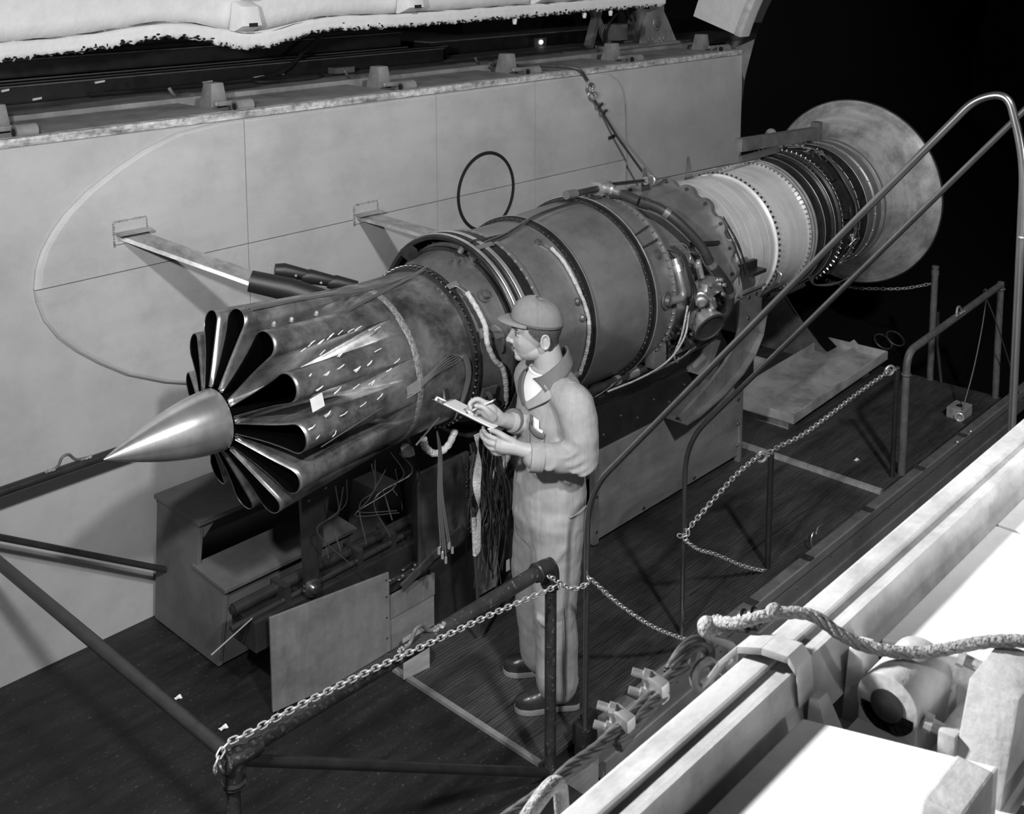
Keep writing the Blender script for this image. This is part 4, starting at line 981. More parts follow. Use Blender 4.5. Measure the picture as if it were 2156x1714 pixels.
# ------------------------------------------------------------------ chains
def chain(label, pts, pitch=.0215, wr_=.0028, n=None):
    P = spline(pts, 10); L_ = [0]
    for i in range(1, len(P)): L_.append(L_[-1] + (P[i] - P[i - 1]).length)
    cnt = max(3, int(L_[-1] / pitch))
    root = thing('chain', label, 'chain', V(pts[0]), 'safety chains'); o0 = None
    def at(s):
        for i in range(1, len(P)):
            if L_[i] >= s: t = (s - L_[i - 1]) / max(1e-9, L_[i] - L_[i - 1]); return P[i - 1].lerp(P[i], t)
        return P[-1]
    a = pitch * .62; rr = pitch * .36; lp = []
    for k in range(16):
        t = 2 * PI * k / 16; lp.append((math.copysign(a - rr, math.cos(t)) * (1 if abs(math.cos(t)) > .01 else 0) + rr * math.cos(t) * 1.1, rr * math.sin(t), 0))
    for i in range(cnt):
        s = (i + .5) * L_[-1] / cnt; p = at(s); d = (at(min(L_[-1], s + .004)) - at(max(0, s - .004))).normalized()
        u = V((0, 0, 1)) if abs(d.z) < .9 else V((0, 1, 0)); sd = d.cross(u).normalized(); u = sd.cross(d)
        ang = (PI / 4 if i % 2 else -PI / 4) + random.uniform(-.25, .25)
        y = sd * math.cos(ang) + u * math.sin(ang); z = d.cross(y)
        M = Matrix((d, y, z)).transposed().to_4x4(); M.translation = p - V(pts[0])
        if o0 is None:
            o0 = MB().tube(lp, wr_, 6, closed=True).build('link', 'chain_steel', None, smooth=60)
            o0.parent = root; o0.matrix_local = M; me = o0.data; off = ORG[o0.name]
            me.transform(Matrix.Translation(off))
        else: dup(o0, root, mtx=M)
    return root
chain('steel chain draped along the nearest black guard rail', [(1.528, 2.595, .905), (1.527, 2.59, .935), (1.57, 2.60, .965), (1.633, 2.592, .967), (1.798, 2.592, .959), (2.05, 2.592, .938), (2.331, 2.592, .906), (2.648, 2.592, .87), (2.967, 2.595, .825), (2.99, 2.60, .83)], .0235, .0031)
chain('short steel chain between the guard rail elbow and the nearest handrail', [(2.94, 2.60, .882), (2.985, 2.60, .845), (3.055, 2.60, .785), (3.11, 2.60, .755), (3.185, 2.60, .745)], .0235, .0031)
chain('steel chain from the nearest handrail down to the wire rope shackle', [(3.165, 2.59, .775), (3.205, 2.60, .745), (3.40, 2.62, .55), (3.63, 2.63, .345), (3.85, 2.645, .18), (4.06, 2.66, .04)], .025, .003)
chain('slack steel chain from the second handrail down to the platform edge', [(4.08, 2.77, .52), (4.10, 2.765, .48), (4.22, 2.78, .385), (4.354, 2.79, .307), (4.48, 2.79, .225), (4.618, 2.79, .133), (4.76, 2.79, .05), (4.84, 2.78, .012)], .0265, .003)
chain('steel chain rising from the second handrail to the middle stanchion ring', [(4.092, 2.81, .50), (4.085, 2.78, .505), (4.10, 2.765, .515), (4.13, 2.775, .532), (4.25, 2.785, .558), (4.424, 2.79, .604), (4.60, 2.80, .635), (4.83, 2.815, .645)], .0265, .0032)
chain('sagging steel chain between the two thin stanchions', [(4.87, 2.80, .64), (4.95, 2.79, .645), (5.167, 2.77, .647), (5.45, 2.77, .662), (5.701, 2.77, .682), (5.97, 2.77, .697), (6.19, 2.76, .715)], .0265, .0034)
chain('thin steel chain hanging under the bellmouth to the capped post', [(7.92, 4.088, .613), (7.92, 3.87, .60), (7.92, 3.655, .634), (7.92, 3.45, .68), (7.92, 3.25, .757)], .028, .003)
# ------------------------------------------------------------------ things on the platform
def ipt(u, v, q): a, b, c, d = [V(p) for p in q]; return a.lerp(b, u).lerp(d.lerp(c, u), v)
def tray(label, q, z, h=.045):
    t = thing('metal_tray', label, 'tray', ((q[0][0] + q[2][0]) / 2, (q[0][1] + q[2][1]) / 2, z), 'metal trays on the far platform')
    Q = [(p[0], p[1], z) for p in q]
    MB().prism(Q, (0, 0, .006)).build('pan', 'tray_paint', t, smooth=0)
    for i in range(4):
        a, b = V(Q[i]), V(Q[(i + 1) % 4]); c = sum((V(p) for p in Q), V((0, 0, 0))) / 4
        inn = (c - (a + b) / 2); inn.z = 0; d = (b - a).normalized(); nrm = V((-d.y, d.x, 0)); nrm = nrm if nrm.dot(inn) > 0 else -nrm
        MB().hexa([a, b, b + nrm * .012, a + nrm * .012] + [p + V((0, 0, h)) for p in (a, b, b + nrm * .012, a + nrm * .012)]).build('rim', 'tray_paint', t, smooth=0, bevel=.002)
    a, b = ipt(.0, .5, Q), ipt(1, .5, Q); MB().beam(a + V((0, 0, .02)), b + V((0, 0, .02)), .03, .03).build('rib', 'tray_paint', t, smooth=0)
    return t
t1 = tray('large pale metal tray lying on the far platform behind the chain', [(6.374, 3.486), (7.92, 3.558), (7.90, 4.075), (6.354, 4.003)], .10, .065)
MB().prism([(7.91, 3.80, .11), (7.91, 3.87, .11), (7.91, 3.87, .16), (7.91, 3.835, .19), (7.91, 3.80, .16)], (.01, 0, 0)).build('lug', 'tray_paint', t1)
tag(MB().box(6.42, 6.52, 3.55, 3.95, .03, .099).build('wood_block', 'wood_raw', smooth=0, bevel=.003), 'wooden batten under the near end of the large tray', 'block')
tag(MB().box(7.60, 7.70, 3.60, 4.0, .03, .099).build('wood_block', 'wood_raw', smooth=0, bevel=.003), 'wooden batten under the far end of the large tray', 'block')
t2 = tray('smaller pale metal tray behind the stand corner, left of the large tray', [(6.30, 4.16), (7.33, 4.24), (7.33, 4.62), (6.30, 4.56)], .05, .04)
tag(MB().box(6.9, 7.0, 4.2, 4.55, .03, .05).build('wood_block', 'wood_raw', smooth=0), 'thin wooden batten under the smaller tray', 'block')
wt = thing('wood_weight', 'small wooden block with an eye bolt on the far platform', 'block', (7.42, 2.79, .03))
MB().box(7.33, 7.49, 2.745, 2.86, .03, .105).build('block', 'wood_raw', wt, smooth=0, bevel=.004)
MB().box(7.38, 7.43, 2.785, 2.82, .104, .107).build('recess', 'void_black', wt, smooth=0)
MB().torus((7.32, 2.765, .06), (1, .3, 0), .026, .008, 16, 8).build('eye_bolt', 'chain_steel', wt)
cd = thing('hanging_cord', 'thin cord looped over the far rail down to the wooden block', 'cord', (7.5, 2.74, .1))
MB().tube(spline([(7.32, 2.755, .08), (7.45, 2.74, .35), (7.55, 2.735, .62), (7.60, 2.735, .82), (7.61, 2.738, .885), (7.615, 2.755, .86), (7.66, 2.68, .66), (7.78, 2.62, .36), (7.9, 2.58, .10)], 6), .005, 6).build('cord', 'rope_wire', cd)
hk = thing('wire_hook', 'small bent wire hook standing on the platform edge angle', 'hook', (5.2, 2.70, .024))
MB().tube(spline([(5.19, 2.70, .02), (5.17, 2.70, .07), (5.19, 2.70, .11), (5.22, 2.70, .09), (5.24, 2.70, .12), (5.29, 2.70, .12)], 5), .004, 6).build('wire', 'wire_steel', hk)
for i, (x, y, lab) in enumerate([(2.27, 4.14, 'white scrap on the dark floor, nearer the steps'), (2.30, 3.83, 'white scrap on the dark floor, nearer the plywood board'), (5.72, 2.98, 'white scrap on the far platform by the grey edge strip')]):
    z = -.014 if x < 3 else .031
    x = x if x < 3 else 6.30; y = y if x < 3 else 3.0
    b = MB(); b.grid(lambda u, v: (x + (u - .5) * .035, y + (v - .5) * .022, z + .006 + .005 * math.sin(u * 5) * math.cos(v * 4)), 4, 3)
    o = b.build('paper_scrap', 'white_tag', smooth=0, fix=False); o.modifiers.new('s', 'SOLIDIFY').thickness = .002; tag(o, lab, 'scrap', 'paper scraps')
lw = thing('loose_wire', 'thin bright wire with a bead lying on the dark floor', 'wire', (2.4, 3.7, -.014))
MB().tube(spline([(2.34, 3.60, -.01), (2.40, 3.66, -.01), (2.47, 3.72, -.008), (2.55, 3.76, .0)], 5), .002, 5).build('wire', 'wire_steel', lw)
MB().ball((2.36, 3.62, -.008), .006, 8, 6).build('bead', 'white_tag', lw)
# ================================================================== near ledge: hinge, rope, shackle
hb = thing('hinge_bracket', 'large pale hinge knuckle and lugs in the near ledge recess', 'bracket', (1.12, .46, 2.30), 'near hinge')
kx = .020
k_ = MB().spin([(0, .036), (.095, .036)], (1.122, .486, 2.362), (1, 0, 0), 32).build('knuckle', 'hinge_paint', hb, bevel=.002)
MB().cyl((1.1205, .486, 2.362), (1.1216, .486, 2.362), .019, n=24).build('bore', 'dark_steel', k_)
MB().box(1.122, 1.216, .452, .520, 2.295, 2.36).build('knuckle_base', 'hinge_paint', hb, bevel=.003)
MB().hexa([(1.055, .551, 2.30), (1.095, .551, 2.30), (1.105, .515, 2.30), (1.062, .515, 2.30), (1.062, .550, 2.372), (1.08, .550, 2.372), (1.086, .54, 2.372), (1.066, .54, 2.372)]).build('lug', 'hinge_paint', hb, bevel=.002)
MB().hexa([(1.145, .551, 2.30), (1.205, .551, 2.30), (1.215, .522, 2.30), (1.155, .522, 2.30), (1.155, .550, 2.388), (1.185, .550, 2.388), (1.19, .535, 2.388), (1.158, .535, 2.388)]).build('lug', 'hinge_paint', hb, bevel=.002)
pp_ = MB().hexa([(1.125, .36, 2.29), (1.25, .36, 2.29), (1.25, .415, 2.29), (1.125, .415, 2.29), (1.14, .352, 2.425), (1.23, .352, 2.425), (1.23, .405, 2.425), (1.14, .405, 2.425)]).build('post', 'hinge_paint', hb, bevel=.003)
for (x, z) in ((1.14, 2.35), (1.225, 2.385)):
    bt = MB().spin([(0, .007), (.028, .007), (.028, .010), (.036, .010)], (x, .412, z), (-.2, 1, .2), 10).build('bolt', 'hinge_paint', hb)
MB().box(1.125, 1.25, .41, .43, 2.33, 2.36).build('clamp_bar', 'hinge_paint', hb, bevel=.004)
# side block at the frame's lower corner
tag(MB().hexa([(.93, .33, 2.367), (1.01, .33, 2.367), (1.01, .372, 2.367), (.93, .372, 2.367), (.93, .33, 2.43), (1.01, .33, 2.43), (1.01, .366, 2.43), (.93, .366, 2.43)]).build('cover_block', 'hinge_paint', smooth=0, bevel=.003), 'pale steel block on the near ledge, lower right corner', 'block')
# strap clamp over the rim
sc = thing('strap_clamp', 'bent flat steel strap clamped over the near rim', 'clamp', (1.07, .60, 2.40))
prof = [(.668, 2.352), (.650, 2.385), (.628, 2.412), (.600, 2.420), (.570, 2.420), (.560, 2.408), (.556, 2.37)]
b = MB()
for i in range(len(prof) - 1):
    (y0, z0), (y1, z1) = prof[i], prof[i + 1]; w = .017
    xa = 1.045 + (.668 - y0) * .2; xb = 1.045 + (.668 - y1) * .2
    b.hexa([(xa - w, y0, z0 - .009), (xa + w, y0, z0 - .009), (xb + w, y1, z1 - .009), (xb - w, y1, z1 - .009), (xa - w, y0, z0), (xa + w, y0, z0), (xb + w, y1, z1), (xb - w, y1, z1)])
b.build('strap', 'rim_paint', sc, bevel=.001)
MB().torus((1.045, .676, 2.35), (.3, 1, 0), .016, .006, 16, 8).build('eye', 'shackle', sc)
# wire rope along the rim with clamps and thimble
nw = thing('wire_rope', 'thick wire rope with two bolted clamps along the near rim', 'wire rope', (.9, .69, 2.3))
def strand(name, pts, r, parent, m, ns=6, tw=60):
    P = spline(pts, 10); Ls = 0; b = MB(); paths = [[] for _ in range(ns)]; prev = None
    for i, p in enumerate(P):
        if i: Ls += (p - P[i - 1]).length
        t = (P[min(i + 1, len(P) - 1)] - P[max(i - 1, 0)]).normalized()
        a = t.orthogonal().normalized() if prev is None else (prev - t * prev.dot(t)).normalized(); prev = a; c = t.cross(a)
        for k in range(ns):
            g = 2 * PI * k / ns + Ls * tw; paths[k].append(p + (a * math.cos(g) + c * math.sin(g)) * r * .58)
    for q in paths: b.tube(q, r * .44, 6)
    return b.build(name, m, parent, smooth=60)
rp = [(.70, .70, 2.345), (.779, .69, 2.35), (.816, .69, 2.353), (.863, .69, 2.35), (.913, .69, 2.356), (.975, .69, 2.363), (1.022, .69, 2.369)]
strand('rope', rp, .0078, nw, 'rope_wire')
strand('eye_splice', [(1.0, .694, 2.366), (1.03, .697, 2.375), (1.06, .70, 2.372), (1.085, .70, 2.355), (1.082, .695, 2.335)], .0095, nw, 'rope_wire', 6, 30)
strand('rope_tail', [(.975, .684, 2.362), (.93, .682, 2.356), (.885, .682, 2.345)], .0085, nw, 'rope_wire')
for (x, z) in ((.905, 2.358), (.968, 2.366)):
    c_ = MB().hexa([(x - .008, .676, z - .012), (x + .008, .676, z - .012), (x + .010, .704, z - .012), (x - .006, .704, z - .012), (x - .010, .676, z + .012), (x + .006, .676, z + .012), (x + .008, .704, z + .014), (x - .008, .704, z + .014)]).build('rope_clamp', 'cast_alloy', nw, bevel=.003)
    for dz in (-.010, .010):
        MB().spin([(-.008, .0055), (.0, .0055), (.0, .0075), (.007, .0075), (.007, .0045), (.020, .0045)], (x - .004 + dz * .3, .700, z + dz), (-.5, .8, .2), 8).build('clamp_nut', 'cast_alloy', c_)
sh = thing('shackle', 'steel bow shackle joining the wire rope and the cotton rope', 'shackle', (1.08, .70, 2.31))
MB().tube(spline([(1.115, .695, 2.31), (1.135, .70, 2.302), (1.148, .70, 2.31), (1.14, .70, 2.33), (1.11, .70, 2.352), (1.085, .70, 2.366), (1.06, .70, 2.366), (1.052, .70, 2.352), (1.066, .70, 2.340)], 6), .0058, 10).build('bow', 'shackle', sh)
MB().cyl((1.06, .70, 2.342), (1.125, .70, 2.31), .006, n=10).build('pin', 'shackle', sh)
# braided cotton rope
cr = thing('cotton_rope', 'pale braided cotton rope tied at the shackle and crossing the near ledge', 'rope', (1.1, .55, 2.42))
strand('rope', [(1.075, .70, 2.365), (1.085, .69, 2.392), (1.07, .67, 2.408), (1.065, .645, 2.420), (1.075, .62, 2.434), (1.09, .60, 2.440), (1.112, .575, 2.437), (1.122, .545, 2.422), (1.140, .515, 2.410), (1.172, .468, 2.410), (1.212, .402, 2.434), (1.25, .34, 2.436), (1.29, .28, 2.42)], .0072, cr, 'rope_cotton', 5, 90)
strand('rope_bight', [(1.072, .70, 2.362), (1.09, .695, 2.38), (1.10, .675, 2.385), (1.088, .65, 2.402), (1.082, .628, 2.420)], .0066, cr, 'rope_cotton', 5, 90)
MB().torus((1.078, .632, 2.425), (.2, -1, .4), .010, .004, 14, 6).build('whipping', 'pipe_black', cr)
MB().torus((1.075, .642, 2.419), (.2, -1, .5), .010, .004, 14, 6).build('whipping', 'pipe_black', cr)
MB().ball((1.085, .610, 2.440), (.012, .010, .009), 10, 8).build('knot', 'rope_cotton', cr)
MB().ball((1.070, .690, 2.392), (.012, .013, .014), 10, 8).build('knot', 'rope_cotton', cr)
# white hose end at the bottom of the frame
wh = thing('white_hose', 'white braided hose bent over at the bottom edge by the rail post', 'hose', (.75, .66, 2.3))
MB().tube(spline([(.69, .66, 2.355), (.715, .66, 2.374), (.740, .66, 2.386), (.755, .66, 2.388), (.765, .66, 2.380), (.768, .66, 2.36), (.771, .66, 2.33), (.772, .66, 2.28)], 8), .0078, 14).build('hose', 'rope_cotton', wh)
pe = thing('pipe_stub', 'open dark pipe stub standing between platform edge and near rim', 'pipe', (3.05, 2.40, -.7))
MB().tube([(3.05, 2.44, -.7), (3.05, 2.44, -.20)], .03, 16, caps=False).build('stub', 'pipe_black', pe)
MB().torus((3.05, 2.44, -.20), (0, 0, 1), .030, .003, 24, 6).build('rim', 'wire_steel', pe)
# ================================================================== gallery behind the wall: lid, stacked rails, gear
LY = 5.22
LD = thing('tunnel_lid', 'white painted tunnel lid raised above the far ledge with a ragged lower edge', 'lid', (4, LY, 2.7))
def lid_z(x):
    z = 2.70 + .012 * (x - 2.1)
    z += .045 * math.exp(-((x - 2.95) / .35) ** 2) - .055 * math.exp(-((x - 3.45) / .28) ** 2) + .015 * math.exp(-((x - 4.0) / .3) ** 2)
    return z
random.seed(11)
jit = [random.uniform(-.010, .010) for _ in range(600)]
def curve(h):   # the lid shell curves back over the opening
    return LY - h * h * .22
def lidf(y0, h0, h1, amp):
    def f(u, v):
        x = .2 + 7.0 * u; h = h0 + (h1 - h0) * v
        j = jit[int(u * 560)] * amp if v < .01 else 0
        sag = (lid_z(x) - (2.70 + .012 * (x - 2.1))) * max(0, 1 - h / .35)
        return (x, y0(h), 2.70 + .012 * (x - 2.1) + h + sag + j)
    return f
sh_ = MB().grid(lidf(lambda h: curve(h), .075, 1.0, 0), 140, 12).build('shell', 'lid_paint', LD, fix=False)
sh_.modifiers.new('s', 'SOLIDIFY').thickness = .02
fl_ = MB().grid(lidf(lambda h: LY - .022, .0, .078, 1.3), 560, 3).build('rim_flange', 'lid_paint', LD, fix=False, smooth=20)
m_ = fl_.modifiers.new('s', 'SOLIDIFY'); m_.thickness = .04; m_.offset = 1
b = MB()
for k in range(620):
    x = random.uniform(.3, 7.1); z = lid_z(x) + abs(random.gauss(0, .010)) - .004
    b.ball((x, LY - random.choice((.022, .026, .062, .066)), z), (random.uniform(.003, .016), .006, random.uniform(.003, .008)), 5, 4)
stuff(b.build('perished_sealant', 'void_black', LD))
b = MB()
for y_, h_ in ((LY - .0245, .079), (LY - .064, .079)):
    for k in range(24):
        x0 = .6 + k * .27; pts = [(x, y_, lid_z(x) + h_ + .002 * math.sin(x * 31)) for x in (x0, x0 + .07, x0 + .14, x0 + .20)]
        b.tube(pts, [.0008, .002, .0016, .0006], 4)
stuff(b.build('paint_cracks', 'void_black', LD))
for x in (2.18, 2.62, 3.95, 4.5, 5.1, 5.7, 6.4):
    MB().box(x, x + .012, LY - .047, LY - .04, lid_z(x) + .012, lid_z(x) + .08).build('joint_cover', 'lid_paint', LD, smooth=0)
for i, x in enumerate((1.93, 3.36, 4.52, 5.72, 6.75)):
    z = lid_z(x) + .085
    k = MB().hexa([(x - .04, LY - .02, z - .02), (x + .10, LY - .02, z - .02), (x + .10, LY - .13, z + .03), (x - .02, LY - .13, z + .03),
                   (x - .01, LY - .02, z + .16), (x + .10, LY - .02, z + .16), (x + .10, LY - .10, z + .13), (x, LY - .10, z + .13)]).build('lug', 'lid_paint', LD, bevel=.006)
    MB().box(x + .02, x + .07, LY - .134, LY - .128, z - .005 + .03, z + .045).build('lug_slot', 'void_black', k)
    MB().tube([(x + .03, LY - .10, z + .25), (x + .13, LY - .10, z + .25)], .045, 18).build('lug_knuckle', 'lid_paint', k)
    MB().box(x + .02, x + .12, LY - .10, LY - .0, z + .20, z + .29).build('lug_web', 'lid_paint', k, bevel=.008)
b = MB()
for (x) in (4.32, 5.05, 5.35): b.spin([(0, .012), (.03, .018), (.05, .010)], (x + 1.2, LY - .03, lid_z(x + 1.2) - .05), (0, 0, 1), 10)
b.build('drip_plugs', 'lid_paint', LD)
# stacked steel rails lying on the gallery floor
random.seed(4)
for i, (y, z, x0, x1) in enumerate([(6.02, 2.38, -1, 5.6), (6.14, 2.38, -1, 5.75), (6.20, 2.50, -1, 5.35), (6.30, 2.38, -1, 5.5), (6.32, 2.62, -1, 5.15)]):
    r = thing('steel_rail', ['long black channel, lowest and nearest of the stack behind the wall', 'long black channel, lowest in the middle of the stack behind the wall', 'long black channel, second layer of the stack behind the wall', 'long black channel, lowest and furthest in the stack behind the wall', 'long black channel, topmost of the stack behind the wall'][i], 'channel', (2.5, y, z), 'stacked channels behind the wall')
    MB().box(x0, x1, y - .05, y + .05, z, z + .10).build('web', 'black_steel', r, smooth=0, bevel=.012)
    MB().tube([(x0, y - .05, z + .097), (x1, y - .05, z + .097)], .0045, 6).build('bright_edge', 'grey_steel', r)
for i, x in enumerate((2.30, 2.44, 2.60, 2.95, 3.62, 3.98, 4.12)):
    z = 2.395 + .06 * (i % 2) * (i < 4)
    tag(MB().hexa([(x, 5.955, z), (x + .03 + .008 * i, 5.955, z + .005), (x + .03 + .008 * i, 5.967, z + .005), (x, 5.967, z), (x, 5.95, z + .012), (x + .03 + .008 * i, 5.95, z + .016), (x + .03 + .008 * i, 5.965, z + .016), (x, 5.965, z + .012)]).build('paper_scrap', 'white_tag', smooth=0),
        ['Leftmost', 'Second from the left', 'Third from the left', 'Middle', 'Third from the right', 'Second from the right', 'Rightmost'][i] + ' of the pale scraps by the stacked black channels', 'scrap', 'scraps by the channels')
bx = thing('brick', 'pale brick resting on the gallery floor before the stacked channels', 'brick', (4.55, 5.85, 2.38))
MB().box(4.50, 4.66, 5.82, 5.90, 2.39, 2.43).build('body', 'ply_light', bx, bevel=.004); MB().box(4.53, 4.60, 5.83, 5.89, 2.38, 2.392).build('foot', 'black_steel', bx)
# dark machinery plinths, struts and pulley at the far end
p1 = thing('machine_plinth', 'dark flat steel plinth on the gallery behind the wall', 'plinth', (7.2, 6.9, 2.30))
MB().box(5.9, 8.3, 6.45, 7.6, 2.30, 2.47).build('base', 'black_steel', p1, smooth=0); MB().box(6.6, 8.6, 6.8, 8.2, 2.47, 2.66).build('upper', 'black_steel', p1, smooth=0)
MB().box(5.9, 8.3, 6.45, 7.6, 2.47, 2.478).build('top_plate', 'ledge_paint', p1, smooth=0)
il = thing('indicator_lamp', 'tiny glowing lamp on the side of the dark plinth', 'lamp', (7.15, 6.40, 2.40))
MB().box(7.10, 7.22, 6.41, 6.45, 2.36, 2.44).build('housing', 'grey_steel', il, bevel=.005)
em = bpy.data.materials.new('lamp_glow'); em.use_nodes = True
e_ = em.node_tree.nodes['Principled BSDF']; e_.inputs['Emission Color'].default_value = (1, 1, 1, 1); e_.inputs['Emission Strength'].default_value = 6
MATS['lamp_glow'] = em
MB().ball((7.14, 6.405, 2.405), .018, 10, 8).build('bulb', 'lamp_glow', il)
lv = []
for i, x in enumerate((3.15, 4.33, 5.45, 6.75)):
    s = thing('hook_lever', ['dark lever behind the ledge, above the wall fairing', 'dark lever behind the ledge, left of the wall ring', 'dark lever behind the ledge, right of the wall ring', 'dark lever behind the ledge, nearest the pulley'][i], 'lever', (x, 5.44, 2.38), 'levers behind the ledge')
    MB().beam((x, 5.44, 2.38), (x - .04, 5.46, 2.46), .012, .02).build('arm', 'black_steel', s, bevel=.004); MB().ball((x + .09, 5.44, 2.40), (.03, .02, .015), 10, 6).build('hub', 'ledge_paint', s)
fm = thing('pulley_frame', 'grey steel frame with a round pulley beside the white tunnel ring', 'pulley', (7.85, 5.75, 2.38))
pb_ = MB().prism([(7.62, 5.70, 2.40), (8.12, 5.70, 2.40), (7.98, 5.70, 2.60), (7.93, 5.70, 2.66), (7.83, 5.70, 2.69), (7.73, 5.70, 2.66), (7.67, 5.70, 2.58)], (0, .03, 0)).build('bearing_plate', 'ledge_paint', fm)
MB().prism([(7.62, 5.86, 2.40), (8.12, 5.86, 2.40), (7.98, 5.86, 2.60), (7.93, 5.86, 2.66), (7.83, 5.86, 2.69), (7.73, 5.86, 2.66), (7.67, 5.86, 2.58)], (0, .03, 0)).build('bearing_plate', 'ledge_paint', fm)
MB().torus((7.83, 5.698, 2.56), (0, 1, 0), .055, .005, 24, 6).build('bearing_ring', 'grey_steel', pb_); MB().spin([(0, .03), (.02, .03), (.022, .02)], (7.83, 5.70, 2.56), (0, -1, 0), 16).build('shaft', 'grey_steel', pb_)
MB().cyl((7.83, 5.74, 2.56), (7.83, 5.85, 2.56), .12, n=28).build('sheave', 'ledge_paint', fm)
MB().beam((7.98, 5.80, 2.45), (7.92, 5.80, 3.3), .09, .09).build('column', 'ledge_paint', fm)
for x in (7.70, 7.76, 7.86, 7.92): MB().spin([(0, .012), (.03, .012)], (x, 5.69, 2.42), (0, 0, 1), 8).build('anchor_bolt', 'grey_steel', fm)
MB().beam((7.1, 5.85, 2.40), (7.55, 5.95, 3.2), .06, .06).build('stay', 'ledge_paint', fm); MB().beam((7.35, 5.85, 2.42), (6.9, 5.95, 3.2), .05, .05).build('stay', 'ledge_paint', fm)
MB().box(7.30, 7.46, 5.72, 5.86, 2.44, 2.58).build('gear_box', 'ledge_paint', fm, bevel=.02); MB().box(7.2, 8.3, 5.66, 5.92, 2.38, 2.40).build('sole_plate', 'ledge_paint', fm, smooth=0)
MB().tube(spline([(7.25, 5.80, 2.40), (7.20, 5.75, 2.55), (7.35, 5.7, 2.70), (7.5, 5.72, 2.60)], 6), .012, 8).build('cable', 'black_steel', fm)
for i, (x, dx, y) in enumerate(((8.6, .9, 6.6), (9.2, 1.2, 7.2), (8.3, .7, 7.9))):
    tag(MB().beam((x, y, 2.3), (x - dx, y, 3.6), .10, .12).build('roof_brace', 'black_steel', smooth=0), ['dark sloping brace in the hall, nearest the pulley', 'dark sloping brace in the hall, middle one', 'dark sloping brace in the hall, furthest back'][i], 'brace', 'braces in the hall')
cbl = thing('floor_cable', 'black cable coiled on the gallery floor behind the wall', 'cable', (4.1, 5.9, 2.38))
MB().tube(spline([(2.9, 5.93, 2.40), (3.4, 5.90, 2.395), (3.85, 5.88, 2.40), (4.15, 5.86, 2.395), (4.35, 5.80, 2.395), (4.25, 5.74, 2.395), (4.0, 5.76, 2.395), (3.9, 5.84, 2.40), (4.15, 5.90, 2.43), (4.35, 5.93, 2.55), (4.6, 5.93, 2.72), (4.7, 5.9, 2.8)], 8), .013, 8).build('cable', 'black_steel', cbl)
# ================================================================== the man (local x = his right-hand side of the photo, y = away, z = up)
mat('skin', .36, .5, var=.08, scale=14, bump=.05, bscale=90)
mat('cloth', .31, .85, var=.10, scale=9, stretch=(7, 7, .5), dirt=.15, dscale=5, bump=.25, bscale=7)
mat('cloth_dark', .12, .85, var=.12, scale=12, bump=.2, bscale=60)
mat('cap_cloth', .19, .85, var=.12, scale=16, stretch=(4, 4, 1), bump=.2, bscale=50)
mat('cotton_white', .78, .8)
mat('hair', .06, .6, var=.6, scale=60, stretch=(1, 1, 3))
mat('shoe_leather', .022, .28, var=.3, scale=20, bump=.12, bscale=40)
mat('shoe_sole', .20, .7, var=.2, scale=20)
mat('eye_white', .6, .2)
mat('eye_dark', .01, .2)
mat('pencil_paint', .6, .4)
mat('nail', .5, .3)
MN = thing('person', 'man in pale work coveralls and a soft peaked cap writing on a clipboard', 'person', (3.36, 2.96, 0))
MN.rotation_euler = (0, 0, HD - PI / 2)
ORG[MN.name] = V((0, 0, 0))
fd = V((-math.cos(math.radians(30)), -math.sin(math.radians(30)), 0)); ld = V((-fd.y, fd.x, 0)) * 1.0
ld = V((.5, -.866, 0))
LEV = [(.74, -.005, 0, .175, .125), (.85, -.003, 0, .19, .142), (.95, .0, 0, .19, .140), (1.05, .0, 0, .180, .126), (1.15, .003, 0, .188, .130), (1.26, .006, 0, .200, .130), (1.34, .010, 0, .202, .122), (1.40, .012, 0, .185, .108), (1.435, .010, 0, .150, .092), (1.465, .006, 0, .105, .078), (1.49, .0, 0, .078, .068)]
def T(z, ang, off=0.):
    for i in range(len(LEV) - 1):
        if z <= LEV[i + 1][0] or i == len(LEV) - 2:
            p, q = LEV[i], LEV[i + 1]; t = (z - p[0]) / (q[0] - p[0]); L_ = [p[k] + (q[k] - p[k]) * t for k in range(5)]; break
    a = math.radians(ang)
    return V((L_[1], L_[2], z)) + fd * math.cos(a) * (L_[4] + off) + ld * math.sin(a) * (L_[3] + off)
def chainb(mb, pts, radii, n=14):
    P = spline(pts, 5); R = []
    for i in range(len(pts) - 1):
        for k in range(5): R.append(radii[i] + (radii[i + 1] - radii[i]) * k / 5)
    R.append(radii[-1]); mb.tube(P, R, n)
    mb.ball(pts[0], radii[0], 12, 8); mb.ball(pts[-1], radii[-1], 12, 8)
def remesh(o, vox, it=4, disp=0., dscale=.1):
    r = o.modifiers.new('remesh', 'REMESH'); r.mode = 'VOXEL'; r.voxel_size = vox; r.use_smooth_shade = True
    s = o.modifiers.new('smooth', 'SMOOTH'); s.factor = .5; s.iterations = it
    if disp:
        t = bpy.data.textures.new('folds', 'CLOUDS'); t.noise_scale = dscale; t.noise_depth = 2
        d = o.modifiers.new('folds', 'DISPLACE'); d.texture = t; d.strength = disp; d.mid_level = .5; d.texture_coords = 'LOCAL'
